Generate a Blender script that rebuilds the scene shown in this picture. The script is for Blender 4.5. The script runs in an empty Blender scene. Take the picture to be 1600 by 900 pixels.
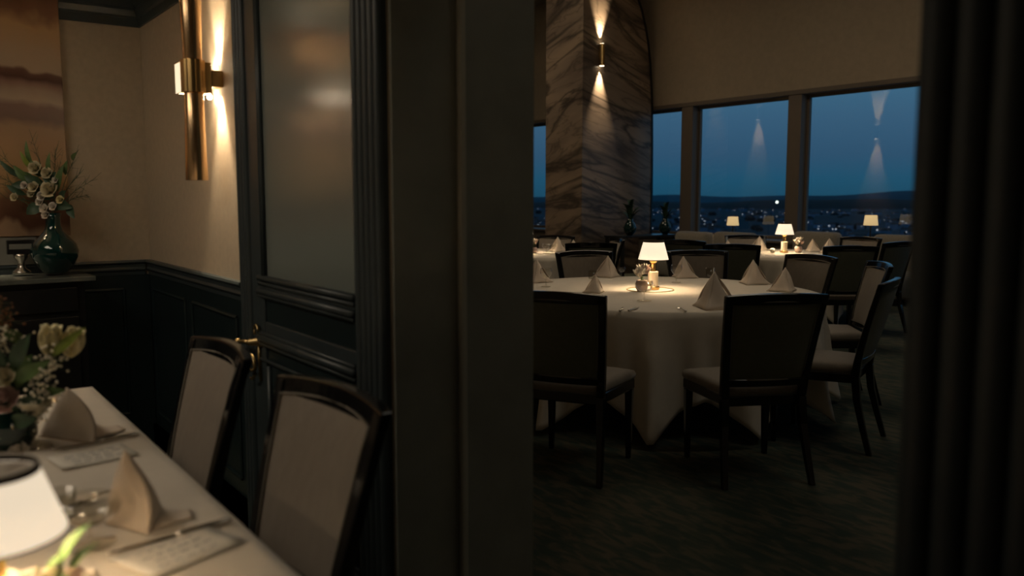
import bpy, bmesh, math, random
from math import sin, cos, pi, radians, atan2, sqrt
from mathutils import Vector, Matrix
random.seed(7)
SC = bpy.context.scene
COL = SC.collection

# ------------------------------------------------------------ camera
TH = radians(36.2)
cam_d = bpy.data.cameras.new('camera'); cam = bpy.data.objects.new('camera', cam_d); COL.objects.link(cam)
cam_d.sensor_width = 36; cam_d.lens = 1333 * 36 / 1600
cam.location = (0, 0, 1.45)
pitch = math.atan(144 / 1333)
F = Vector((-cos(TH) * cos(pitch), sin(TH) * cos(pitch), -sin(pitch)))
cam.rotation_euler = F.to_track_quat('-Z', 'Y').to_euler()
cam_d.clip_end = 30000; cam_d.clip_start = .05
cam_d.dof.use_dof = True; cam_d.dof.focus_distance = 6.0; cam_d.dof.aperture_fstop = 2.0
SC.camera = cam
SC.view_settings.view_transform = 'Standard'; SC.view_settings.look = 'None'
SC.view_settings.gamma = 1; SC.view_settings.exposure = 0.0
SC.view_settings.use_curve_mapping = False

# ------------------------------------------------------------ dusk sky
wd = bpy.data.worlds.new('dusk_sky'); SC.world = wd; wd.use_nodes = True
nt = wd.node_tree; nt.nodes.clear()
tc = nt.nodes.new('ShaderNodeTexCoord'); sx = nt.nodes.new('ShaderNodeSeparateXYZ')
rp = nt.nodes.new('ShaderNodeValToRGB'); bg = nt.nodes.new('ShaderNodeBackground'); wo = nt.nodes.new('ShaderNodeOutputWorld')
nt.links.new(tc.outputs['Generated'], sx.inputs[0]); nt.links.new(sx.outputs['Z'], rp.inputs[0])
nt.links.new(rp.outputs[0], bg.inputs[0]); nt.links.new(bg.outputs[0], wo.inputs[0])
stops = [(0.0, (.012, .072, .125)), (.018, (.014, .085, .150)), (.045, (.030, .090, .160)), (.085, (.042, .115, .195)),
         (.14, (.054, .160, .250)), (.35, (.040, .12, .20)), (1.0, (.012, .04, .08))]
el = rp.color_ramp.elements
el[0].position = stops[0][0]; el[0].color = (*stops[0][1], 1)
el[1].position = stops[-1][0]; el[1].color = (*stops[-1][1], 1)
for p_, c_ in stops[1:-1]:
    e = el.new(p_); e.color = (*c_, 1)
bg.inputs[1].default_value = 1.0

# added fill light for the two rooms (large, dim warm areas just below the ceilings)
def area(name, loc, size, power, color, rot=(0, 0, 0), sy=None):
    d = bpy.data.lights.new(name, 'AREA'); d.energy = power; d.color = color; d.size = size
    if sy: d.shape = 'RECTANGLE'; d.size_y = sy
    o = bpy.data.objects.new(name, d); o.location = loc; o.rotation_euler = rot; COL.objects.link(o); return o
WARM = (1.0, .78, .50)
area('main_fill_light', (-6.5, 7.2, 5.55), 2.2, 44, (1.0, .80, .55))
area('main_fill_light', (-12.5, 7.2, 5.55), 2.2, 30, (1.0, .80, .55))
area('main_fill_light', (-.6, 4.6, 5.55), 2.2, 17, (1.0, .90, .72))
area('private_fill_light', (-3.4, -.9, 2.58), 1.0, 13.0, (1.0, .84, .64))
area('private_fill_light', (-2.5, -.6, 2.58), .6, 4.5, (1.0, .84, .64))

# ------------------------------------------------------------ material helpers
def new_mat(name):
    m = bpy.data.materials.new(name); m.use_nodes = True
    return m, m.node_tree, m.node_tree.nodes['Principled BSDF']
def principled(name, col, rough=.6, metal=0, bump=0, bscale=200, var=0, vscale=4, emit=None, estr=0, sheen=0, trans=0, coat=0, stretch=(1, 1, 1), alpha=1):
    m, n, b = new_mat(name)
    b.inputs['Base Color'].default_value = (*col, 1); b.inputs['Roughness'].default_value = rough
    b.inputs['Metallic'].default_value = metal
    if sheen: b.inputs['Sheen Weight'].default_value = sheen
    if trans: b.inputs['Transmission Weight'].default_value = trans
    if coat: b.inputs['Coat Weight'].default_value = coat; b.inputs['Coat Roughness'].default_value = .06
    if alpha < 1: b.inputs['Alpha'].default_value = alpha
    if emit: b.inputs['Emission Color'].default_value = (*emit, 1); b.inputs['Emission Strength'].default_value = estr
    if bump or var:
        t = n.nodes.new('ShaderNodeTexCoord'); mp = n.nodes.new('ShaderNodeMapping'); mp.inputs['Scale'].default_value = stretch
        n.links.new(t.outputs['Object'], mp.inputs[0])
    if bump:
        nz = n.nodes.new('ShaderNodeTexNoise'); nz.inputs['Scale'].default_value = bscale; nz.inputs['Detail'].default_value = 4
        bp = n.nodes.new('ShaderNodeBump'); bp.inputs['Strength'].default_value = bump; bp.inputs['Distance'].default_value = .004
        n.links.new(mp.outputs[0], nz.inputs['Vector']); n.links.new(nz.outputs['Fac'], bp.inputs['Height']); n.links.new(bp.outputs[0], b.inputs['Normal'])
    if var:
        nz = n.nodes.new('ShaderNodeTexNoise'); nz.inputs['Scale'].default_value = vscale; nz.inputs['Detail'].default_value = 6
        cr = n.nodes.new('ShaderNodeValToRGB')
        cr.color_ramp.elements[0].position = .3; cr.color_ramp.elements[0].color = (*[max(0, c * (1 - var)) for c in col], 1)
        cr.color_ramp.elements[1].position = .7; cr.color_ramp.elements[1].color = (*[min(1, c * (1 + var)) for c in col], 1)
        n.links.new(mp.outputs[0], nz.inputs['Vector']); n.links.new(nz.outputs['Fac'], cr.inputs[0]); n.links.new(cr.outputs[0], b.inputs['Base Color'])
    return m
M = {}
M['wallpaper'] = principled('wallpaper', (.52, .43, .32), .85, bump=.35, bscale=260, var=.06, vscale=30)
M['main_wall'] = principled('main_wall', (.45, .375, .285), .85, bump=.25, bscale=220, var=.05, vscale=12)
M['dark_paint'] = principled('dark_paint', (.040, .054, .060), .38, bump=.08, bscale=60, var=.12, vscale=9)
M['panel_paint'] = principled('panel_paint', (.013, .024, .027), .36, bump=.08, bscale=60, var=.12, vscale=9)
M['casing_shade_paint'] = principled('shaded_casing_paint', (.008, .014, .015), .6, bump=.08, bscale=60, var=.12, vscale=9)  # copy of the casing paint, darkened to keep the near casing in shade
M['jamb_paint'] = principled('jamb_paint', (.29, .295, .255), .55, bump=.12, bscale=80, var=.10, vscale=7)
M['trim_light'] = principled('trim_light', (.48, .46, .38), .5, bump=.05, var=.05)
M['ceiling'] = principled('ceiling_paint', (.40, .35, .28), .9, bump=.05, bscale=50)
M['frame'] = principled('window_frame_paint', (.18, .15, .125), .5, bump=.04)
M['lacquer'] = principled('black_lacquer', (.005, .005, .006), .14, coat=.25, bump=.02, bscale=30)
M['fabric'] = principled('chair_fabric', (.25, .21, .17), .62, bump=.5, bscale=420, var=.08, vscale=40, sheen=.25, stretch=(1, 1, .35))
M['fabric_back'] = principled('chair_back_fabric', (.15, .155, .11), .72, bump=.5, bscale=420, var=.08, vscale=40, sheen=.15)
M['piping'] = principled('piping', (.20, .18, .15), .6, bump=.1)
M['linen'] = principled('linen', (.72, .65, .55), .9, bump=.35, bscale=330, var=.03, vscale=20, sheen=.2)
M['napkin'] = principled('napkin_cloth', (.70, .60, .50), .9, bump=.3, bscale=380, var=.03, vscale=20)
M['brass'] = principled('brass', (.70, .47, .20), .27, metal=1, bump=.06, bscale=18, stretch=(6, 6, .4))
M['brass_dark'] = principled('aged_brass', (.42, .31, .15), .35, metal=1, bump=.1, bscale=25)
M['copper'] = principled('coppered_brass', (.82, .56, .32), .24, metal=1, bump=.08, bscale=14, stretch=(8, 8, .3))
M['steel'] = principled('steel', (.62, .58, .52), .22, metal=1, bump=.03, bscale=30)
M['alabaster'] = principled('alabaster', (.80, .72, .58), .35, bump=.05, var=.05, vscale=18)
M['shade_trim'] = principled('shade_trim', (.05, .035, .025), .7, bump=.1)
M['card'] = principled('menu_card', (.74, .70, .62), .8, bump=.05, bscale=200)
M['ink'] = principled('ink', (.30, .30, .31), .7, bump=.02)
M['boucle'] = principled('boucle', (.34, .31, .26), .95, bump=1.0, bscale=120, var=.15, vscale=60, sheen=.3)
M['teal_glass'] = principled('teal_glass', (.002, .030, .028), .05, coat=.8, var=.2, vscale=6)
M['wood_dark'] = principled('ebonised_wood', (.010, .010, .010), .30, coat=.3, bump=.05, bscale=20, stretch=(1, 8, 1))
M['stone_top'] = principled('sideboard_stone', (.10, .11, .10), .25, bump=.02, var=.25, vscale=8)
M['grey_panel'] = principled('grey_panel', (.20, .20, .18), .35, bump=.03, var=.08, vscale=6)
M['petal_cream'] = principled('petal_cream', (.66, .60, .42), .7, bump=.1, bscale=60, var=.10, vscale=22)
M['petal_yellow'] = principled('petal_lily', (.78, .70, .42), .65, bump=.1, bscale=60, var=.2, vscale=30)
M['petal_pink'] = principled('petal_pink', (.68, .50, .46), .7, bump=.1, bscale=60, var=.22, vscale=26)
M['petal_white'] = principled('petal_white', (.78, .72, .64), .7, bump=.1, bscale=60, var=.08, vscale=20)
M['leaf_dark'] = principled('leaf_dark', (.040, .085, .045), .5, bump=.2, bscale=60, var=.3, vscale=18)
M['leaf_mid'] = principled('leaf_mid', (.09, .16, .05), .5, bump=.2, bscale=60, var=.3, vscale=18)
M['leaf_lime'] = principled('leaf_lime', (.20, .27, .04), .5, bump=.2, bscale=60, var=.2, vscale=18)
M['stem'] = principled('stem_green', (.07, .10, .035), .6, bump=.1, var=.2)
M['rust'] = principled('rust_seedhead', (.30, .12, .05), .6, bump=.2, var=.35, vscale=40)
M['blossom'] = principled('small_blossom', (.85, .80, .66), .8, bump=.1, var=.1, vscale=60)
M['pearl'] = principled('blush_glass', (.70, .52, .46), .2, coat=.5, var=.05)
M['soil'] = principled('hazy_countryside', (.010, .034, .060), 1, var=.5, vscale=.002)  # dusk haze put into the blue of land, trees and house walls
M['hill'] = principled('hazy_far_hill', (.030, .12, .17), 1, var=.25, vscale=.0015)
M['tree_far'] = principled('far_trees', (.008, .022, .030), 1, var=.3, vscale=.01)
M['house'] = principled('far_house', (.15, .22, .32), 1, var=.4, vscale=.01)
M['roof'] = principled('far_roof', (.10, .07, .07), 1, var=.4, vscale=.01)

def glass_mat(name, col, rough, mixfac, grow=1.0):
    m = bpy.data.materials.new(name); m.use_nodes = True; n = m.node_tree; n.nodes.clear()
    o = n.nodes.new('ShaderNodeOutputMaterial'); mx = n.nodes.new('ShaderNodeMixShader')
    t = n.nodes.new('ShaderNodeBsdfTransparent'); g = n.nodes.new('ShaderNodeBsdfGlossy')
    t.inputs[0].default_value = (*col, 1); g.inputs['Roughness'].default_value = rough; g.inputs[0].default_value = (1, 1, 1, 1)
    fr = n.nodes.new('ShaderNodeFresnel'); fr.inputs[0].default_value = 1.5
    ml = n.nodes.new('ShaderNodeMath'); ml.operation = 'MULTIPLY'; ml.inputs[1].default_value = mixfac; ml.use_clamp = True
    gm = n.nodes.new('ShaderNodeNewGeometry'); iv = n.nodes.new('ShaderNodeMath'); iv.operation = 'SUBTRACT'; iv.inputs[0].default_value = 1
    m2 = n.nodes.new('ShaderNodeMath'); m2.operation = 'MULTIPLY'
    n.links.new(gm.outputs['Backfacing'], iv.inputs[1]); n.links.new(fr.outputs[0], ml.inputs[0]); n.links.new(ml.outputs[0], m2.inputs[0]); n.links.new(iv.outputs[0], m2.inputs[1]); n.links.new(m2.outputs[0], mx.inputs[0])
    n.links.new(t.outputs[0], mx.inputs[1]); n.links.new(g.outputs[0], mx.inputs[2]); n.links.new(mx.outputs[0], o.inputs[0])
    return m
M['pane'] = glass_mat('window_glass', (.97, .98, 1), .004, 1.8)
M['glass'] = glass_mat('table_glass', (.93, .92, .89), .02, 2.2)

def emis_mat(name, base, col, strength):
    m, n, b = new_mat(name)
    b.inputs['Base Color'].default_value = (*base, 1); b.inputs['Roughness'].default_value = .9
    b.inputs['Emission Color'].default_value = (*col, 1); b.inputs['Emission Strength'].default_value = strength
    t = n.nodes.new('ShaderNodeTexCoord'); nz = n.nodes.new('ShaderNodeTexNoise'); nz.inputs['Scale'].default_value = 180
    bp = n.nodes.new('ShaderNodeBump'); bp.inputs['Strength'].default_value = .2; bp.inputs['Distance'].default_value = .002
    n.links.new(t.outputs['Object'], nz.inputs['Vector']); n.links.new(nz.outputs['Fac'], bp.inputs['Height']); n.links.new(bp.outputs[0], b.inputs['Normal'])
    return m
M['shade'] = emis_mat('lamp_shade_cloth', (.8, .7, .55), (1.0, .81, .58), 1.0)
M['shade_soft'] = emis_mat('lamp_shade_cloth_dim', (.8, .65, .4), (1.0, .70, .33), .55)
M['shade_near'] = emis_mat('lamp_shade_cloth_near', (.8, .7, .55), (1.0, .82, .60), .82)
M['sconce_shade'] = emis_mat('sconce_shade', (.8, .7, .5), (1.0, .82, .56), 1.0)
M['bulb'] = emis_mat('bulb_glow', (.9, .85, .7), (1.0, .82, .55), 8)
M['hot_spot'] = emis_mat('hot_spot_glow', (.9, .85, .7), (1.0, .82, .58), 130)
M['candle_glow'] = emis_mat('candle_glow', (.9, .85, .7), (1.0, .85, .62), 1.6)
M['town_light'] = emis_mat('town_light', (.5, .5, .5), (.75, .80, .85), .75)
M['bright_town_light'] = emis_mat('bright_town_light', (.5, .5, .5), (.85, .95, .80), 3.0)

def marble():
    m, n, b = new_mat('veined_marble'); N = n.nodes.new; L = n.links.new
    b.inputs['Roughness'].default_value = .28
    t = N('ShaderNodeTexCoord'); s = N('ShaderNodeSeparateXYZ'); L(t.outputs['Object'], s.inputs[0])
    def math(op, a, bb, v=None):
        q = N('ShaderNodeMath'); q.operation = op
        for i, z in enumerate((a, bb)):
            if isinstance(z, (int, float)): q.inputs[i].default_value = z
            elif z is not None: L(z, q.inputs[i])
        return q.outputs[0]
    # veins run downwards away from the corner on both faces
    a = math('MULTIPLY', s.outputs['X'], -.28); c = math('MULTIPLY', s.outputs['Y'], .30)
    tt = math('ADD', math('ADD', s.outputs['Z'], a), c)
    cx = N('ShaderNodeCombineXYZ'); L(math('MULTIPLY', s.outputs['X'], .34), cx.inputs[0]); L(math('MULTIPLY', s.outputs['Y'], .30), cx.inputs[1]); L(math('MULTIPLY', tt, 1.5), cx.inputs[2])
    def vein(scale, det, dist, lo, hi):
        z = N('ShaderNodeTexNoise'); z.inputs['Scale'].default_value = scale; z.inputs['Detail'].default_value = det; z.inputs['Distortion'].default_value = dist
        L(cx.outputs[0], z.inputs['Vector'])
        d = math('ABSOLUTE', math('SUBTRACT', z.outputs['Fac'], .5), None)
        r = N('ShaderNodeMapRange'); r.inputs[1].default_value = lo; r.inputs[2].default_value = hi; r.clamp = True
        L(d, r.inputs[0]); return r.outputs[0]
    v1 = vein(.95, 6, .9, 0, .04); v2 = vein(2.1, 8, 1.2, 0, .03)
    z = N('ShaderNodeTexNoise'); z.inputs['Scale'].default_value = 1.4; z.inputs['Detail'].default_value = 5; L(cx.outputs[0], z.inputs['Vector'])
    cr = N('ShaderNodeValToRGB'); e = cr.color_ramp.elements
    e[0].position = .3; e[0].color = (.15, .11, .09, 1); e[1].position = .62; e[1].color = (.44, .33, .24, 1)
    k = e.new(.46); k.color = (.32, .245, .19, 1)
    L(z.outputs['Fac'], cr.inputs[0])
    m1 = N('ShaderNodeMixRGB'); m1.blend_type = 'MULTIPLY'; L(cr.outputs[0], m1.inputs[1]); m1.inputs[0].default_value = .85
    q = N('ShaderNodeCombineXYZ')
    vv = math('MULTIPLY', v1, math('ADD', math('MULTIPLY', v2, .55), .45))
    for i in range(3): L(math('ADD', math('MULTIPLY', vv, .86 - .02 * i), .14 + .012 * i), q.inputs[i])
    L(q.outputs[0], m1.inputs[2]); L(m1.outputs[0], b.inputs['Base Color'])
    return m
M['marble'] = marble()

def carpet():
    m, n, b = new_mat('patterned_carpet'); N = n.nodes.new; L = n.links.new
    b.inputs['Roughness'].default_value = .95
    t = N('ShaderNodeTexCoord'); mp = N('ShaderNodeMapping'); mp.inputs['Scale'].default_value = (2.2, 6.5, 1); mp.inputs['Rotation'].default_value = (0, 0, radians(52))
    L(t.outputs['Object'], mp.inputs[0])
    z = N('ShaderNodeTexNoise'); z.inputs['Scale'].default_value = 3.2; z.inputs['Detail'].default_value = 5; z.inputs['Distortion'].default_value = .6; L(mp.outputs[0], z.inputs['Vector'])
    cr = N('ShaderNodeValToRGB'); e = cr.color_ramp.elements
    e[0].position = .40; e[0].color = (.030, .050, .038, 1); e[1].position = .60; e[1].color = (.105, .088, .058, 1)
    k = e.new(.50); k.color = (.058, .064, .044, 1)
    L(z.outputs['Fac'], cr.inputs[0])
    z3 = N('ShaderNodeTexNoise'); z3.inputs['Scale'].default_value = .8; L(t.outputs['Object'], z3.inputs['Vector'])
    mm = N('ShaderNodeMixRGB'); mm.blend_type = 'MULTIPLY'; mm.inputs[0].default_value = .6; L(cr.outputs[0], mm.inputs[1])
    c2 = N('ShaderNodeValToRGB'); c2.color_ramp.elements[0].position = .35; c2.color_ramp.elements[0].color = (.45, .65, .55, 1); c2.color_ramp.elements[1].position = .65
    L(z3.outputs['Fac'], c2.inputs[0]); L(c2.outputs[0], mm.inputs[2]); L(mm.outputs[0], b.inputs['Base Color'])
    z2 = N('ShaderNodeTexNoise'); z2.inputs['Scale'].default_value = 240; L(t.outputs['Object'], z2.inputs['Vector'])
    bp = N('ShaderNodeBump'); bp.inputs['Strength'].default_value = .6; bp.inputs['Distance'].default_value = .006
    L(z2.outputs['Fac'], bp.inputs['Height']); L(bp.outputs[0], b.inputs['Normal'])
    return m
M['carpet'] = carpet()

def art_mat():
    m, n, b = new_mat('abstract_landscape_print'); N = n.nodes.new; L = n.links.new
    b.inputs['Roughness'].default_value = .32
    t = N('ShaderNodeTexCoord'); s = N('ShaderNodeSeparateXYZ'); L(t.outputs['Object'], s.inputs[0])
    cx = N('ShaderNodeCombineXYZ'); L(s.outputs['Y'], cx.inputs[0])
    zz = N('ShaderNodeMath'); zz.operation = 'MULTIPLY'; zz.inputs[1].default_value = .6; L(s.outputs['Z'], zz.inputs[0]); L(zz.outputs[0], cx.inputs[1])
    nz = N('ShaderNodeTexNoise'); nz.inputs['Scale'].default_value = 3.4; nz.inputs['Detail'].default_value = 3.5; nz.inputs['Distortion'].default_value = .5; L(cx.outputs[0], nz.inputs['Vector'])
    a = N('ShaderNodeMath'); a.operation = 'MULTIPLY_ADD'; L(nz.outputs['Fac'], a.inputs[0]); a.inputs[1].default_value = .34; L(s.outputs['Z'], a.inputs[2])
    mr = N('ShaderNodeMapRange'); L(a.outputs[0], mr.inputs[0]); mr.inputs[1].default_value = 1.15 + .17; mr.inputs[2].default_value = 2.55 + .17
    cr = N('ShaderNodeValToRGB'); L(mr.outputs[0], cr.inputs[0]); e = cr.color_ramp.elements
    st = [(0, (.24, .15, .10)), (.09, (.28, .18, .11)), (.12, (.09, .035, .02)), (.20, (.17, .085, .045)), (.25, (.46, .28, .13)), (.36, (.44, .27, .15)),
          (.44, (.42, .27, .16)), (.47, (.22, .14, .11)), (.52, (.27, .17, .14)), (.545, (.50, .38, .28)), (.585, (.42, .30, .22)), (.61, (.30, .18, .14)), (.635, (.09, .035, .025)), (.665, (.16, .08, .055)), (.68, (.50, .37, .26)),
          (.78, (.52, .37, .24)), (.86, (.56, .35, .18)), (.90, (.24, .12, .07)), (1, (.12, .05, .035))]
    e[0].position = 0; e[0].color = (*st[0][1], 1); e[1].position = 1; e[1].color = (*st[-1][1], 1)
    for p_, c_ in st[1:-1]: k = e.new(p_); k.color = (*c_, 1)
    L(cr.outputs[0], b.inputs['Base Color'])
    return m
M['art'] = art_mat()

def frosted():
    m, n, b = new_mat('satin_glass_panel')
    b.inputs['Base Color'].default_value = (.20, .23, .215, 1); b.inputs['Roughness'].default_value = .13; b.inputs['Specular IOR Level'].default_value = .75
    t = n.nodes.new('ShaderNodeTexCoord'); nz = n.nodes.new('ShaderNodeTexNoise'); nz.inputs['Scale'].default_value = 160
    bp = n.nodes.new('ShaderNodeBump'); bp.inputs['Strength'].default_value = .12; bp.inputs['Distance'].default_value = .002
    n.links.new(t.outputs['Object'], nz.inputs['Vector']); n.links.new(nz.outputs['Fac'], bp.inputs['Height']); n.links.new(bp.outputs[0], b.inputs['Normal'])
    return m
M['satin'] = frosted()

# ------------------------------------------------------------ mesh helpers
class MB:
    def __init__(s): s.v = []; s.f = []
    def add(s, vs, fs):
        o = len(s.v); s.v += [tuple(q) for q in vs]; s.f += [tuple(i + o for i in f) for f in fs]; return s
    def box(s, x0, x1, y0, y1, z0, z1, mtx=None):
        vs = [Vector((x, y, z)) for z in (z0, z1) for x, y in ((x0, y0), (x1, y0), (x1, y1), (x0, y1))]
        if mtx: vs = [mtx @ q for q in vs]
        return s.add(vs, [(3, 2, 1, 0), (4, 5, 6, 7), (0, 1, 5, 4), (1, 2, 6, 5), (2, 3, 7, 6), (3, 0, 4, 7)])
    def loft(s, rings, closed=True, caps=True):
        n = len(rings[0]); vs = [q for r in rings for q in r]; fs = []
        for i in range(len(rings) - 1):
            for j in range(n if closed else n - 1):
                k = (j + 1) % n; fs.append((i * n + j, i * n + k, (i + 1) * n + k, (i + 1) * n + j))
        if caps and closed: fs += [tuple(range(n - 1, -1, -1)), tuple((len(rings) - 1) * n + j for j in range(n))]
        return s.add(vs, fs)
    def lathe(s, prof, n=32, c=(0, 0, 0), caps=True):
        rings = [[(c[0] + r * cos(2 * pi * j / n), c[1] + r * sin(2 * pi * j / n), c[2] + z) for j in range(n)] for r, z in prof]
        return s.loft(rings, True, caps)
    def tube(s, pts, r, n=8):
        pts = [Vector(p) for p in pts]; rs = r if isinstance(r, (list, tuple)) else [r] * len(pts); rings = []
        up = Vector((0, 0, 1))
        for i, p in enumerate(pts):
            d = (pts[min(i + 1, len(pts) - 1)] - pts[max(i - 1, 0)]).normalized()
            a = d.cross(up if abs(d.z) < .95 else Vector((1, 0, 0))).normalized(); b = d.cross(a)
            rings.append([p + (a * cos(2 * pi * j / n) + b * sin(2 * pi * j / n)) * rs[i] for j in range(n)])
        return s.loft(rings)
    def rect(s, pts, w, d, updir=None):   # rectangular section along points in the YZ plane: w along x, d across
        rings = []
        for i, p in enumerate(pts):
            ww = w[i] if isinstance(w, (list, tuple)) else w; dd = d[i] if isinstance(d, (list, tuple)) else d
            p = Vector(p); rings.append([p + Vector((-ww / 2, -dd / 2, 0)), p + Vector((ww / 2, -dd / 2, 0)), p + Vector((ww / 2, dd / 2, 0)), p + Vector((-ww / 2, dd / 2, 0))])
        return s.loft(rings)
    def grid(s, fn, nu, nv):
        vs = [fn(i / nu, j / nv) for j in range(nv + 1) for i in range(nu + 1)]
        return s.add(vs, [(j * (nu + 1) + i, j * (nu + 1) + i + 1, (j + 1) * (nu + 1) + i + 1, (j + 1) * (nu + 1) + i) for j in range(nv) for i in range(nu)])
    def ball(s, c, r, n=6, m=4, sz=1):
        rings = [[(c[0] + r * sin(pi * k / m) * cos(2 * pi * j / n), c[1] + r * sin(pi * k / m) * sin(2 * pi * j / n), c[2] - r * sz * cos(pi * k / m)) for j in range(n)] for k in range(1, m)]
        o = len(s.v); s.loft(rings, True, True); return s
    def leaf(s, base, tip, width, bend=.15, curl=.2, n=6, side=None):
        base, tip = Vector(base), Vector(tip); d = tip - base; L = d.length
        sd = Vector(side) if side else d.cross(Vector((0, 0, 1)))
        if sd.length < 1e-4: sd = Vector((1, 0, 0))
        sd.normalize(); nn = sd.cross(d).normalized()
        def fn(u, v):
            w = width * (sin(pi * min(1, v * .97 + .02)) ** .8) * (1 - .25 * v)
            x = (u - .5) * w
            return base + d * v + sd * x + nn * (bend * L * sin(pi * v * .9) + curl * abs(u - .5) * w)
        return s.grid(fn, 4, n)
    def build(s, name, m, parent=None, smooth=False, bevel=0, solid=0, sub=0, seg=2):
        me = bpy.data.meshes.new(name); me.from_pydata(s.v, [], s.f); me.update()
        bm = bmesh.new(); bm.from_mesh(me); bmesh.ops.recalc_face_normals(bm, faces=bm.faces); bm.to_mesh(me); bm.free()
        me.materials.append(M[m] if isinstance(m, str) else m)
        if smooth: me.polygons.foreach_set('use_smooth', [True] * len(me.polygons))
        o = bpy.data.objects.new(name, me); COL.objects.link(o)
        if parent: o.parent = parent
        if solid: q = o.modifiers.new('solid', 'SOLIDIFY'); q.thickness = solid; q.offset = 0
        if bevel: q = o.modifiers.new('bevel', 'BEVEL'); q.width = bevel; q.segments = seg; q.limit_method = 'ANGLE'; q.angle_limit = radians(35)
        if sub: q = o.modifiers.new('sub', 'SUBSURF'); q.levels = sub; q.render_levels = sub
        return o
def tag(o, label=None, cat=None, group=None, kind=None):
    if label: o['label'] = label
    if cat: o['category'] = cat
    if group: o['group'] = group
    if kind: o['kind'] = kind
    return o
def empty(name, loc=(0, 0, 0), rz=0, label=None, cat=None, group=None):
    o = bpy.data.objects.new(name, None); COL.objects.link(o); o.location = loc; o.rotation_euler = (0, 0, rz); o.empty_display_size = .1
    return tag(o, label, cat, group)
def dup(o, loc=None, rz=None, label=None, group=None, parent=None, scale=None):
    c = o.copy(); COL.objects.link(c)
    if parent is not None: c.parent = parent
    for ch in list(o.children): dup(ch, parent=c)
    if loc is not None: c.location = loc
    if rz is not None: c.rotation_euler = (0, 0, rz)
    if label: c['label'] = label
    if group: c['group'] = group
    if scale: c.scale = scale
    return c
def struct(mb, name, m, **k):
    o = mb.build(name, m, **k); o['kind'] = 'structure'; return o
def light(name, typ, loc, power, color, parent=None, radius=.02, spot=None, blend=.3, rot=None):
    d = bpy.data.lights.new(name, typ); d.energy = power; d.color = color
    if typ in ('POINT', 'SPOT'): d.shadow_soft_size = radius
    if spot: d.spot_size = spot; d.spot_blend = blend
    o = bpy.data.objects.new(name, d); COL.objects.link(o); o.location = loc
    if rot: o.rotation_euler = rot
    if parent: o.parent = parent
    return o

# ------------------------------------------------------------ shell
XL = -5.127      # left wall of the private room
YP = 1.2         # partition, room side
YM = 1.72        # partition, main room side
XJ = -2.25       # far jamb
XR = -.648       # near jamb
WY = 11.8        # window wall
HM = 5.6         # main ceiling
HP = 2.62        # private ceiling
struct(MB().box(-24, 3, -3.2, 12.1, -.2, 0), 'floor', 'carpet')
struct(MB().box(-24, 3, YM - .26, 12.1, HM, HM + .2), 'ceiling', 'ceiling')
struct(MB().box(XL - .2, 3, -3.2, YP + .26, HP, HP + .2), 'ceiling_private_room', 'ceiling')
# partition with the opening
w = MB().box(XL - .2, XJ, YP, YM, 0, HP).box(XR, 3, YP, YM, 0, HP).box(XJ, XR, YP, YM, 2.45, HP)
struct(w, 'wall_partition', 'wallpaper')
struct(MB().box(-24, 3, YP + .26, YM, HP, HM).box(-24, XL - .2, YP + .26, YM, 0, HP), 'wall_main_side', 'main_wall')
struct(MB().box(XL - .2, XL, -3.2, YP, 0, HP), 'wall_left', 'wallpaper')
struct(MB().box(XL, 3, -3.4, -3.2, 0, HP), 'wall_behind_camera', 'wallpaper')
struct(MB().box(3, 3.2, -3.4, 12.1, 0, HM), 'wall_right', 'main_wall')
struct(MB().box(-24.2, -24, YP, 12.1, 0, HM), 'wall_far_left', 'main_wall')

# jamb lining of the opening: dark painted boards, a raised stop, then the rear board
struct(MB().box(XJ, XJ + .012, YP + .005, 1.428, 0, 2.44), 'trim_1', 'jamb_paint')
struct(MB().box(XJ, XJ + .030, 1.430, 1.452, 0, 2.44), 'trim_2', 'trim_light', bevel=.004)
struct(MB().box(XJ, XJ + .014, 1.454, YM + .005, 0, 2.44), 'trim_3', 'jamb_paint')
def flutes(mb, x0, x1, y, z0, z1, n, depth, base):
    # vertical moulding with n rounded beads, projecting towards -Y
    W = (x1 - x0); K = n * 8
    prof = [(x0, y)] + [(x0 + W * i / K, y - base - depth * abs(sin(pi * n * i / K)) ** .7) for i in range(K + 1)] + [(x1, y)]
    mb.loft([[(px, py, z0) for px, py in prof], [(px, py, z1) for px, py in prof]])
    return mb
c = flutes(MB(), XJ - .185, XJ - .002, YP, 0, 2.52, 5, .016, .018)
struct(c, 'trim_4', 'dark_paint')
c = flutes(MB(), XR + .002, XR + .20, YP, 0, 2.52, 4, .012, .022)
struct(c, 'trim_5', 'casing_shade_paint')
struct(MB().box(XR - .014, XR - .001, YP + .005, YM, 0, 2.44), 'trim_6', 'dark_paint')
struct(MB().box(XR + .20, 3, YP - .012, YP - .001, 0, HP), 'trim_7', 'panel_paint')

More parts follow.
